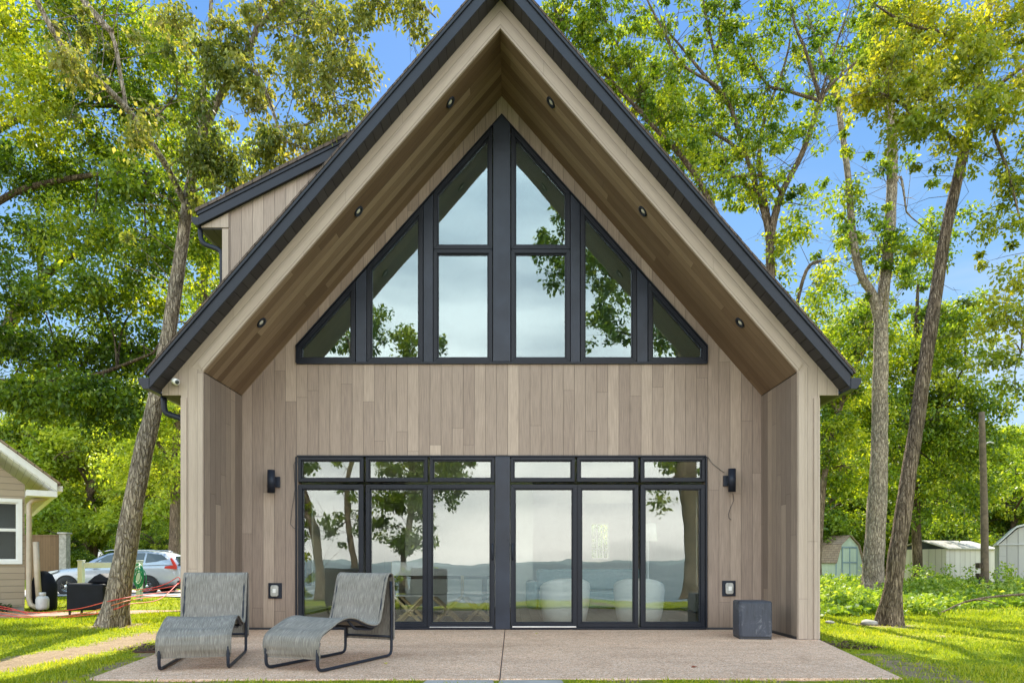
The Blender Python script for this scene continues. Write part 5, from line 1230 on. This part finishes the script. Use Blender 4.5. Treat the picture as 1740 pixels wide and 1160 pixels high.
for args in ((60000, -9.5, -3.4, 5.2, 13.5, .03, .06, lambda x, y: True), (52000, 3.1, 9.5, 5.2, 13.5, .03, .06, lambda x, y: True), (7000, -3.7, 3.6, 5.15, 5.62, .03, .07, lambda x, y: mnoise.noise(Vector((x*1.1, 0.0, 2.2))) > -0.12 and not (-0.74 < x < 0.44 and y > 5.35 and y < 5.575)), (16000, -22, -5, 13, 30, .05, .09, lambda x, y: not (23.4 < y < 30.6)), (12000, 4, 16, 13, 24, .06, .12, lambda x, y: True)):
    a_, t_ = blades(*args); allv += a_; allt += t_
g = np_mesh('grass', np.array(allv), 3, M['grass_blade'], None, np.clip(allt, 0, 1), 3); tag(g, 'mown lawn grass with bare patches around the patio and house', 'grass', kind='stuff')
cl = []
rg = random.Random(13)
for k in range(1500):
    x, y = rg.uniform(4.6, 17.0), 12.4+12.5*rg.random()**1.3
    edge = 12.4+0.55*max(0, x-6.5)+0.8*mnoise.noise(Vector((x*.7, 0, 5)))
    if y < edge or x < 4.3+0.04*(y-12): continue
    if x > 16.0 and y > 22.5: continue
    dens = mnoise.noise(Vector((x*.45, y*.45, 3)))
    hgt = 0.10+0.25*max(0, dens+0.35)+0.25*sstep(16, 21, y)
    for q in range(2): cl.append(((x+rg.uniform(-.15, .15), y, gz(x, y)+hgt*rg.uniform(.25, 1)), rg.uniform(.12, .24), .5+dens*.3+rg.gauss(0, .1)))
for (px, D_, n_) in ((1530, 26, 8), (1560, 25, 10), (1600, 24, 12), (1640, 23, 14), (1700, 21, 18), (1730, 20, 16), (1580, 22, 10), (1500, 24, 8)):
    for q in range(n_):
        x = (px-870)*D_/F+rg.gauss(0, .5); cl.append(((x, D_+rg.gauss(0, .4), gz(x, D_)+rg.uniform(.1, .85)), .25, .62))
V, tn = leaf_arrays(np.random.default_rng(6), cl, 19, .10, .6, -0.1, .8)
wd = np_mesh('weeds', V, 4, M['weed'], None, tn); tag(wd, 'lush light green weeds growing around the right tree trunks', 'weeds', kind='stuff')
cl = []
for k in range(60):
    x = -10.9+rg.random()*0.9; y = rg.uniform(12.6, 13.7); cl.append(((x, y, rg.uniform(-.02, .16)), .12, .3))
V, tn = leaf_arrays(np.random.default_rng(8), cl, 40, .06, .5)
tag(np_mesh('foundation_plants', V, 4, M['leaf_dark'], None, tn), 'low dark plants along the wall of the tan house', 'plants', kind='stuff')
def rock(px, py, D_, w_, label):
    p = W(px, py, D_); m = MB(); m.lathe([(.001, -.3), (.6, -.25), (.95, 0.0), (.8, .32), (.4, .5), (.001, .55)], n=14)
    m.v = [tuple(Vector((x*w_, y*w_*.8, z*w_*.8))*(1+.3*mnoise.noise(Vector((x*1.3+px, y*1.3, z*1.5))))) for x, y, z in m.v]
    m.build('rock', M['stone'], None, 0, label, 'rock', loc=p)
rock(1410, 1057, 10.8, .075, 'small rounded grey rock in grass near the right house corner')
rock(1477, 1059, 10.9, .15, 'flat grey rock lying left of the leaning brown trunk')
fb = empty('fallen_branch', W(1640, 1030, 14), 0, 'long bare fallen branch lying across the weeds on the right', 'branch')
def addb(pts, r0, r1, nm):
    P_ = [W(*p)-fb.location for p in pts]; m = MB(); trunk_tube(m, P_, [r0, (r0+r1)/2, r1], 7, .15, 2); m.build(nm, M['bark_brown'], fb)
addb([(1562, 1045, 13), (1598, 1040, 13.2), (1640, 1022, 13.8), (1690, 1013, 14.4), (1760, 1008, 15)], .008, .03, 'limb')
addb([(1640, 1022, 13.8), (1668, 1018, 13.6), (1692, 1025, 13.4)], .025, .008, 'twig')
addb([(1588, 1041, 13.2), (1610, 1046, 12.9)], .016, .008, 'twig')

# ------------------------------------------------------------------ sheds and pole on the right
def gambrel(wd_, ev, kn, kx, top): return [(0, 0), (wd_, 0), (wd_, ev), (wd_-kx, kn), (wd_/2, top), (kx, kn), (0, ev)]
c = W(1420, 981, 41); sh = empty('garden_shed', (c.x, c.y, gz(c.x, c.y)), math.radians(30), 'pale green barn shaped shed with brown shingle roof and blue trim', 'shed')
wd_, ln = 2.6, 3.4; ev, kn, top = 1.05, 2.05, 2.62
k = MB(); k.prism(gambrel(wd_, ev, kn, .42, top), 0, ln); k.build('walls', M['green_boards'], sh)
k = MB()
pts = gambrel(wd_, ev, kn, .42, top)
for a, b_ in ((2, 3), (3, 4), (4, 5), (5, 6)):
    p, q = Vector(pts[a]), Vector(pts[b_]); d = (q-p).normalized(); nn = Vector((d.y, -d.x))
    if a == 2: p = p-d*.12
    if b_ == 6: q = q+d*.12
    k.prism([tuple(p+nn*.005), tuple(q+nn*.005), tuple(q+nn*.06), tuple(p+nn*.06)], -.12, ln+.12, uvfun=lambda x, y, z: (y, z))
k.build('roof', M['shingle_brown'], sh)
k = MB(); k.box(.62, 1.98, -.03, -.004, .08, 1.85); k.build('door', M['green_boards'], sh)
k = MB()
for x in (.55, 1.26, 1.98): k.box(x, x+.09, -.05, -.031, .05, 1.95)
for z in (.05, .95, 1.87): k.box(.55, 2.07, -.053, -.0505, z, z+.09)
k.build('door_trim', M['bluetrim'], sh)
k = MB(); k.box(-.03, .06, -.03, -.004, 0, ev); k.build('corner_trim', M['bluetrim'], sh)

c = W(1608, 1003, 28.5); sh = empty('metal_shed', (c.x, c.y, gz(c.x, c.y)), math.radians(20), 'low grey metal shed with ribbed walls and flat pitched roof', 'shed')
lx, ly, hh = 2.9, 2.3, 1.55
k = MB(); k.prism([(0, 0), (lx, 0), (lx, hh), (0, hh)], 0, .03); k.prism([(0, 0), (lx, 0), (lx, hh), (0, hh)], ly-.03, ly)
k.prism([(.03, 0), (ly-.03, 0), (ly-.03, hh), (.03, hh)], 0, .03, axis='x'); k.prism([(.03, 0), (ly-.03, 0), (ly-.03, hh), (.03, hh)], lx-.03, lx, axis='x'); k.build('walls', M['metal_panel'], sh)
k = MB(); k.prism([(-.05, hh), (ly+.05, hh), (ly/2, hh+.34)], .02, lx-.02, axis='x'); k.build('gable', M['black'], sh)
k = MB(); k.prism([(-.12, hh-.01), (ly/2, hh+.36), (ly/2, hh+.39), (-.12, hh+.03)], -.08, lx+.08, axis='x', uvfun=lambda x, y, z: (x, y)); k.prism([(ly+.12, hh-.01), (ly/2, hh+.36), (ly/2, hh+.39), (ly+.12, hh+.03)], -.08, lx+.08, axis='x', uvfun=lambda x, y, z: (x, y)); k.build('roof', M['metal_panel'], sh)
c = W(1698, 1008, 22.5); sh = empty('metal_shed', (c.x, c.y, gz(c.x, c.y)), math.radians(-33), 'tall grey metal shed with gambrel roof at the right edge', 'shed')
wd_, ln = 3.2, 3.0; ev, kn, top = 1.58, 2.12, 2.45
k = MB(); k.prism([(0, 0), (wd_, 0), (wd_, ev), (0, ev)], 0, ln); k.build('walls', M['metal_panel'], sh)
k = MB(); k.prism([(0, ev+.03), (wd_, ev+.03), (wd_-.5, kn), (wd_/2, top), (.5, kn)], .01, ln-.01); k.build('gable', M['metal_panel'], sh)
k = MB(); k.box(-.04, wd_+.04, -.03, ln, ev+.001, ev+.028); k.build('eave_band', M['tank'], sh)
k = MB(); pts = [(-.06, ev), (.46, kn+.02), (wd_/2, top+.03), (wd_-.46, kn+.02), (wd_+.06, ev)]
for a in range(4): k.prism([pts[a], pts[a+1], (pts[a+1][0], pts[a+1][1]+.06), (pts[a][0], pts[a][1]+.06)], -.06, ln+.06)
k.build('roof', M['tank'], sh)
pb, ptp = W(1674, 1005, 21.0), W(1668, 700, 21.0)
po = empty('utility_pole', pb, 0, 'bare weathered wooden pole with small meter boxes before the sheds', 'pole')
k = MB(); trunk_tube(k, [Vector((0, 0, -.3)), (ptp-pb)*.5+Vector((.02, 0, 0)), ptp-pb], [.115, .10, .08], 14, .05); k.build('shaft', M['wood_pole'], po)
for z in (.4, .72):
    k = MB(); k.box(-.27, -.14, -.12, .05, z, z+.17); k.build('meter_box', M['bark_dark'], po, .01)
k = MB(); k.tube([(-.2, -.05, -.2), (-.2, -.05, .4)], .03, 8); k.build('conduit', M['dark'], po)
k = MB(); k.tube([(.02, 0, 4.55), (.12, -.04, 4.60), (.22, -.06, 4.56)], .025, 6); k.build('bracket', M['tank'], po)

# ------------------------------------------------------------------ the neighbour's house on the left
Dn = 14.0; xc = (42-870)*Dn/F
nh = empty('neighbor_house', (xc, Dn, -0.05), math.radians(38), 'tan lap sided house with white trimmed gable at the left edge', 'house')
def zz(py, D_=Dn): return CAMZ+(955-py)*D_/F+0.05
lapuv = lambda x, y, z: (z, x+y)
z_e = zz(823); sl_ = 0.80
wz0, wz1 = zz(958), zz(848); wx0, wx1 = -1.2, -0.04
k = MB(); k.prism([(-8, 0.1), (0, .1), (0, wz0), (-8, wz0)], 0, .15, uvfun=lapuv); k.prism([(wx1, wz0), (0, wz0), (0, wz1), (wx1, wz1)], 0, .15, uvfun=lapuv)
k.prism([(-8, wz0), (wx0, wz0), (wx0, wz1), (-8, wz1)], 0, .15, uvfun=lapuv); k.prism([(-8, wz1), (0, wz1), (0, z_e), (-4, z_e+4*sl_), (-8, z_e)], 0, .15, uvfun=lapuv)
k.prism([(.15, .1), (9, .1), (9, z_e), (.15, z_e)], -.15, 0, axis='x', uvfun=lapuv); k.build('wall', M['tan_siding'], nh)
k = MB(); k.box(-8, -.01, .02, 9, -.3, .098); k.build('foundation', M['concrete'], nh)
k = MB(); i2 = ring(k, [(wx0, wz0), (wx1, wz0), (wx1, wz1), (wx0, wz1)], .075, -.03, .10); i3 = ring(k, [(i2[0][0], i2[0][1]), (i2[1][0], i2[1][1]), (i2[2][0], i2[2][1]), (i2[3][0], i2[3][1])], .03, 0.0, .08)
mz_ = (wz0+wz1)/2+.03; k.box(i3[0][0], i3[1][0], .0, .07, mz_-.03, mz_+.03); wn = k.build('window', M['white'], nh, .004)
k = MB(); k.prism(i3, .04, .046); k.build('pane', M['glass_side'], wn)
k = MB(); k.box(wx0, wx1, .3, .32, wz0, wz1); k.build('dark_backing', M['dark'], wn)  # dark sheet stands in for the dark room behind the pane
# roof: gable seen from the front; eave overhang to the right
xe, ze = 0.52, zz(824, 13.9)
P3 = lambda off: [(xe, ze+off), (-4, ze+off+(xe+4)*sl_)]
k = MB(); k.prism([(xe, ze-.12), (-4, ze-.12+(xe+4)*sl_), (-4, ze+.04+(xe+4)*sl_), (xe, ze+.04)], -.52, -.49); k.prism([(-4, ze-.12+(xe+4)*sl_), (-4, ze+.04+(xe+4)*sl_), (-8.6, ze+.04), (-8.6, ze-.12)], -.52, -.49); k.build('rake_board', M['white'], nh, .004)
k = MB(); k.prism([(xe-.03, ze-.12), (-4, ze-.12+(xe-.03+4)*sl_), (-4, ze-.09+(xe-.03+4)*sl_), (xe-.03, ze-.09)], -.488, 9, uvfun=lambda x, y, z: (x, y)); k.build('soffit', M['white_soffit'], nh)
k = MB(); k.box(.002, xe, -.515, -.02, ze-.24, ze-.121); k.build('eave_return', M['white'], nh, .004)
k = MB(); k.prism([(xe+.05, ze+.01), (-4, ze+.045+(xe+4)*sl_), (-4, ze+.085+(xe+4)*sl_), (xe+.05, ze+.05)], -.56, 9.2, uvfun=lambda x, y, z: (y, x)); k.prism([(-4, ze+.045+(xe+4)*sl_), (-4, ze+.085+(xe+4)*sl_), (-8.7, ze+.05), (-8.7, ze+.01)], -.56, 9.2, uvfun=lambda x, y, z: (y, x)); k.build('roof', M['shingle_brown'], nh)
k = MB(); k.box(xe-.02, xe+.10, -.45, 9, ze-.12, ze-.01); k.build('gutter', M['white'], nh, .01)
k = MB(); k.tube([(xe-.12, -.1, ze-.20), (xe-.2, -.1, ze-.26), (.14, -.08, ze-.30), (.07, -.08, ze-.38), (.065, -.08, 1.0), (.065, -.08, .28), (.09, -.1, .14), (.2, -.16, .07)], .05, 10); k.build('downspout', M['tan'], nh)
k = MB(); k.tube([(.18, -.10, 1.42), (.2, -.13, .8), (.245, -.16, .08)], .055, 10); k.build('downspout', M['tan'], nh)
p = W(72, 1035, 13.5); gt = empty('gas_tank', (p.x, p.y, p.z-.0), 0, 'small white propane tank standing by the tan house downspout', 'gas tank')
k = MB(); k.lathe([(.09, 0), (.11, .03), (.115, .07), (.115, .2), (.10, .25), (.05, .275), (.001, .28)], n=20); k.build('cylinder', M['tank'], gt)
k = MB(); k.lathe([(.06, .27), (.06, .34), (.05, .34)], n=16); k.build('collar', M['tank'], gt)
p = W(74, 1030, 14.3); m = MB(); m.lathe([(.20, 0), (.235, .1), (.245, .35), (.23, .55), (.16, .74), (.06, .82), (.001, .83)], n=22)
m.v = [tuple(Vector((x, y, z))+Vector((x, y, 0))*.16*mnoise.noise(Vector((math.atan2(y, x)*2.2, z*2, 4)))) for x, y, z in m.v]
m.build('covered_grill', M['cover'], None, 0, 'round barbecue under black cover against the tan house', 'barbecue', loc=(p.x, p.y, gz(p.x, p.y)))
p = W(156, 1040, 12.9); gr = empty('covered_grill', (p.x, p.y, -.05), math.radians(4), 'square barbecue under black fitted cover on legs left of the tree', 'barbecue')
k = MB(); k.prism([(-.33, .10), (.33, .12), (.345, .60), (-.325, .61)], -.25, .25); k.build('cover', M['cover'], gr, .03)
k = MB(); k.prism([(-.05, .615), (.38, .605), (.32, .72), (.2, .80), (.08, .74)], -.1, .3); k.build('cover_fold', M['cover'], gr, .03)
for sx in (-1, 1):
    for sy in (-1, 1):
        k = MB(); k.tube([(sx*.29, sy*.2, 0.0), (sx*.29, sy*.2, .14)], .02, 8); k.build('leg', M['rubber'], gr)
# white fence posts with a rail; hose on the right post
fe = empty('white_fence', W(186, 1005, 20.5), 0, 'short white post and rail fence in front of the parked car', 'fence')
fz = gz(fe.location.x, 20.5)-fe.location.z
for px in (138, 237):
    x = (px-186)*20.5/F
    k = MB(); k.box(x-.07, x+.07, -.07, .07, fz-.2, .92-.02*(px > 200)); k.box(x-.085, x+.085, -.085, .085, .921, .95); k.build('post', M['white'], fe, .006)
k = MB(); x0, x1 = (143-186)*20.5/F, (232-186)*20.5/F; k.box(x0, x1, -.02, .02, .72, .88); k.build('rail', M['white'], fe, .006)
hs_ = MB(); p = W(240, 980, 20.3); rg = random.Random(2)
for q in range(9):
    r_ = rg.uniform(.13, .22); cxh = rg.uniform(-.06, .06); czh = rg.uniform(-.08, .08)
    hs_.tube([(cxh+r_*.75*math.cos(a), -.12-.02*q*.5+rg.uniform(-.01, .01), czh+r_*1.55*math.sin(a)) for a in [2*PI*i/14 for i in range(14)]], .013, 6, closed=True)
hs_.tube([(0.05, -.12, -.3), (.1, -.2, -.55), (.05, -.25, -.72), (-.2, -.3, -.75)], .013, 6)
hs_.build('garden_hose', M['hose'], None, 0, 'green garden hose coiled over the right white fence post', 'hose', loc=p)
# brown gate, stone pillar, stone edging
p = W(78, 965, 37); gt = empty('wooden_gate', (p.x, p.y, gz(p.x, p.y)), 0, 'brown vertical board gate beside the stone pillar', 'gate')
k = MB(); zt = CAMZ+(955-910)*37/F-gt.location.z; k.prism([(-1.3, .02), (.83, .02), (.83, zt), (-1.3, zt)], 0, .06); k.build('boards', M['brown_boards'], gt)
k = MB(); k.box(-1.3, .83, -.03, -.001, zt-.02, zt+.06); k.build('rail', M['brown_boards'], gt)
p = W(110, 965, 36.6); m = MB(); zt = CAMZ+(955-907)*36.6/F-gz(p.x, p.y); m.box(-.19, .19, -.19, .19, -.1, zt); 
sp_ = empty('stone_pillar', (p.x, p.y, gz(p.x, p.y)), 0, 'square stone pillar with pale cap at the brown gate', 'pillar'); m.build('shaft', M['stone'], sp_, .02)
m = MB(); m.box(-.25, .25, -.25, .25, zt+.001, zt+.09); m.build('cap', M['concrete'], sp_, .015)
rg = random.Random(8)
for k in range(9):
    p = W(66+k*6, 973, 32.5); r_ = rg.uniform(.10, .16); m = MB(); m.lathe([(.001, -.5), (.8, -.3), (1, .1), (.7, .5), (.001, .65)], n=9)
    m.v = [tuple(Vector(q)*r_*(1+.35*mnoise.noise(Vector(q)*1.4+Vector((k, 0, 0))))) for q in m.v]
    m.build('edging_stone', M['stone'], None, 0, 'rough field stone edging the bed below the brown gate', 'stone', 'edging stones below the gate', loc=(p.x, p.y+rg.uniform(-.2, .2), gz(p.x, p.y)+.04))
# red and orange cords strung from the walk to the leaning tree and the house
def cord(pts, mat, label, r_=.0075):
    P_ = smooth_path([W(*p) for p in pts], 6); m = MB(); m.tube(P_, r_, 6); m.build('power_cord', mat, None, 0, label, 'cord', 'cords strung past the leaning tree')
cord([(-20, 1030, 12.4), (60, 1040, 12.6), (130, 1034, 12.0), (180, 1022, 10.6), (214, 1015, 10.4), (260, 1008, 11.4), (303, 1003, 12.4)], M['red'], 'red cord, uppermost strand crossing the leaning tree trunk')
cord([(-20, 1042, 12.2), (70, 1050, 12.3), (150, 1044, 11.6), (196, 1034, 10.45), (218, 1026, 10.42), (270, 1018, 11.3), (303, 990, 12.4)], M['red'], 'red cord, lower strand crossing the leaning trunk')
cord([(-20, 1036, 12.0), (50, 1046, 12.2), (90, 1048, 12.4), (140, 1042, 12.2), (190, 1028, 10.5), (217, 1020, 10.4), (255, 1014, 11.6), (303, 1010, 13.0)], M['orange'], 'orange cord between the red strands on the leaning trunk')
cord([(-20, 1026, 12.8), (30, 1036, 12.9), (62, 1052, 12.5), (40, 1056, 12.2), (-20, 1050, 12.0)], M['red'], 'red cord looped on the walk beside the tan house')
cord([(228, 1002, 12.5), (260, 998, 12.6), (285, 990, 12.6), (303, 980, 12.6), (303, 992, 12.6), (270, 1000, 12.6), (240, 1004, 12.5)], M['red'], 'red bundled cord hanging near the house corner')

# ------------------------------------------------------------------ the parked car
def car():
    D_ = 26.5; p = W(97, 1007, D_)
    r = empty('parked_car', (p.x, D_, gz(p.x, D_)+0.035), math.radians(4), 'silver blue crossover car parked on the drive behind the white fence', 'car')
    Lc = 4.95; hwid = .92
    # side outline stations: x, bottom z, belt z, half width
    st = [(0.0, .42, .62, .60), (.06, .30, .78, .74), (.25, .26, .90, .84), (.7, .25, .99, .90), (1.3, .25, 1.05, .915), (1.55, .25, 1.08, .92), (2.2, .25, 1.10, .92), (3.0, .25, 1.13, .92), (3.7, .26, 1.17, .915), (4.3, .28, 1.19, .90), (4.7, .32, 1.18, .86), (4.88, .40, 1.10, .80), (4.95, .48, .95, .74)]
    vs, fs = [], []; K2 = 12
    for x, zb_, zt_, hw in st:
        h = zt_-zb_
        prof = [(.72, zb_), (.95, zb_+.06*h), (1.0, zb_+.30*h), (1.01, zb_+.55*h), (.985, zb_+.80*h), (.93, zt_)]
        for a, z in prof: vs.append((x, -hw*a, z))
        for a, z in prof[::-1]: vs.append((x, hw*a, z))
    for i in range(len(st)-1):
        for k in range(K2):
            k2 = (k+1) % K2; fs.append((i*K2+k, i*K2+k2, (i+1)*K2+k2, (i+1)*K2+k))
    fs.append(tuple(range(K2-1, -1, -1))); fs.append(tuple(range((len(st)-1)*K2, len(st)*K2)))
    b = MB(); b.add(vs, fs, None, True); bo = b.build('body', M['car'], r)
    # cabin: roof skin + glass
    gs = [(1.28, 1.05, .88, 1.06, .84), (1.75, 1.09, .88, 1.36, .70), (2.25, 1.10, .88, 1.58, .63), (2.9, 1.13, .88, 1.66, .62), (3.6, 1.16, .88, 1.66, .61), (4.2, 1.18, .87, 1.61, .59), (4.62, 1.18, .84, 1.46, .60), (4.86, 1.14, .80, 1.17, .76)]
    vs, fs = [], []
    for x, z0, h0, z1, h1 in gs: vs += [(x, -h0, z0-.03), (x, -h1, z1), (x, -h1*.6, z1+.035), (x, h1*.6, z1+.035), (x, h1, z1), (x, h0, z0-.03)]
    for i in range(len(gs)-1):
        for k in range(5): fs.append((i*6+k, i*6+k+1, (i+1)*6+k+1, (i+1)*6+k))
    b = MB(); b.add(vs, fs, None, True); b.build('roof', M['car'], r)
    def side_glass(pts):
        """quads on the near cabin side given as (x, t) with t 0 belt .. 1 roof"""
        o_ = []
        for x, t_ in pts:
            for i in range(len(gs)-1):
                if gs[i][0] <= x <= gs[i+1][0]:
                    u = (x-gs[i][0])/(gs[i+1][0]-gs[i][0]); L4 = [gs[i][q]*(1-u)+gs[i+1][q]*u for q in range(5)]
            z = (L4[1]-.03)*(1-t_)+L4[3]*t_; h = L4[2]*(1-t_)+L4[4]*t_
            o_.append((x, -h-.012, z))
        return o_
    for pts in ([(1.62, .22), (2.62, .20), (2.62, .90), (2.22, .90), (1.9, .72)], [(2.70, .20), (3.60, .20), (3.60, .90), (2.70, .90)], [(3.68, .22), (4.1, .30), (4.45, .62), (4.2, .86), (3.68, .90)]):
        g_ = MB(); q = side_glass(pts); n_ = len(q); g_.add(q+[(x, y+.02, z) for x, y, z in q], [tuple(range(n_)), tuple(range(2*n_-1, n_-1, -1))]+[((i+1) % n_, i, n_+i, n_+(i+1) % n_) for i in range(n_)]); g_.build('window', M['carglass'], r)
    g_ = MB(); g_.add([(1.36, -.74, 1.10), (1.36, .74, 1.10), (2.12, .56, 1.55), (2.12, -.56, 1.55), (1.34, -.74, 1.12), (1.34, .74, 1.12), (2.10, .56, 1.57), (2.10, -.56, 1.57)], [(4, 5, 6, 7), (3, 2, 1, 0), (0, 1, 5, 4), (1, 2, 6, 5), (2, 3, 7, 6), (3, 0, 4, 7)]); g_.build('windscreen', M['carglass'], r)
    g_ = MB(); g_.add([(4.66, -.52, 1.46), (4.66, .52, 1.46), (4.87, .66, 1.18), (4.87, -.66, 1.18), (4.69, -.52, 1.48), (4.69, .52, 1.48), (4.90, .66, 1.19), (4.90, -.66, 1.19)], [(4, 7, 6, 5), (0, 1, 2, 3), (0, 4, 5, 1), (1, 5, 6, 2), (2, 6, 7, 3), (3, 7, 4, 0)]); g_.build('rear_window', M['carglass'], r)
    for s in (-1, 1):
        t_ = MB(); t_.prism([(4.40, 1.02), (4.86, .98), (4.84, 1.13), (4.66, 1.42), (4.60, 1.40), (4.72, 1.14), (4.42, 1.10)], min(s*.80, s*.89), max(s*.80, s*.89)); t_.build('tail_light', M['taillight'], r, .01)
        t_ = MB(); t_.prism([(.08, .74), (.5, .90), (.55, .96), (.2, .90)], min(s*.78, s*.88), max(s*.78, s*.88)); t_.build('headlight', M['headlight'], r, .01)
        t_ = MB(); t_.tube([(2.1, s*.63, 1.66), (2.3, s*.63, 1.71), (3.9, s*.62, 1.71), (4.1, s*.61, 1.66)], .018, 6); t_.build('roof_rail', M['alu'], r)
        t_ = MB(); t_.box(1.72, 1.92, min(s*.93, s*1.08), max(s*.93, s*1.08), 1.08, 1.22); t_.build('mirror', M['car'], r, .03)
        t_ = MB(); t_.prism([(.35, .22), (4.75, .26), (4.75, .40), (.35, .36)], min(s*.86, s*.94), max(s*.86, s*.94)); t_.build('sill_cladding', M['rubber'], r, .01)
    t_ = MB(); t_.box(4.80, 5.0, -.80, .80, .34, .56); t_.build('rear_bumper', M['rubber'], r, .04)
    t_ = MB(); t_.box(4.995, 5.01, -.76, -.5, .58, .64); t_.build('reflector', M['taillight'], r)
    for x in (.86, 3.80):
        for s in (-1, 1):
            ar = MB(); a0 = [(x+.43*math.cos(a), .34+.43*math.sin(a)) for a in [PI*i/14 for i in range(15)]]
            ar.prism(a0+[(x-.43, .22), (x+.43, .22)], min(s*.80, s*.933), max(s*.80, s*.933)); ar.build('wheel_arch', M['rubber'], r)
            wh = MB(); wh.lathe([(.20, -.10), (.31, -.11), (.355, -.08), (.36, 0), (.355, .08), (.31, .11), (.20, .10)], (x, s*.86, .345), 26, axis='y'); w_ = wh.build('wheel', M['rubber'], r)
            rm = MB(); rm.lathe([(.235, s*.085), (.255, s*.105), (.27, s*.10)], (x, s*.86, .345), 26, axis='y')
            for q in range(10):
                a = 2*PI*q/10+.12*(-1)**q; d = Vector((math.cos(a), 0, math.sin(a))); e_ = Vector((-math.sin(a), 0, math.cos(a)))
                c0 = Vector((x, s*.96, .345)); rm.add([c0+d*.04-e_*.018, c0+d*.04+e_*.018, c0+d*.245+e_*.014, c0+d*.245-e_*.014], [(0, 1, 2, 3)])
            rm.lathe([(.06, s*.10), (.055, s*.115), (.001, s*.118)], (x, s*.86, .345), 14, axis='y'); rm.build('rim', M['rim'], w_)
    return r
car()

# a few leaves blown onto the patio
def fallen_leaf(px, py, D_, a, mat, label):
    c = W(px, py, D_); m = MB(); l, w_ = .035, .018; ca, sa = math.cos(a), math.sin(a)
    pr = [(-l, 0, .002), (-l*.3, w_, .012), (l*.5, w_*.8, .008), (l, 0, .004), (l*.5, -w_*.8, .010), (-l*.3, -w_, .014)]
    vs = [(x*ca-y*sa, x*sa+y*ca, z) for x, y, z in pr]; vs += [(x, y, z+.0015) for x, y, z in vs]
    m.add(vs, [(5, 4, 3, 2, 1, 0), (6, 7, 8, 9, 10, 11)]+[(i, (i+1) % 6, 6+(i+1) % 6, 6+i) for i in range(6)])
    m.build('fallen_leaf', mat, None, 0, label, 'leaf', loc=(c.x, c.y, 0.0))
M['leaf_red'] = m_plain('dry_red_leaf', (0.30, 0.07, 0.03), 0.7); M['leaf_straw'] = m_plain('dry_yellow_leaf', (0.50, 0.40, 0.09), 0.7)
fallen_leaf(1180, 1133, 6.19, .4, M['leaf_red'], 'small dry red leaf lying alone on the right half of the patio')
fallen_leaf(912, 1075, 9.1, 1.2, M['leaf_straw'], 'small yellow leaf on the patio below the right sliding door')
fallen_leaf(655, 1127, 6.4, 2.1, M['leaf_straw'], 'small yellow leaf on the patio behind the second lounger foot')
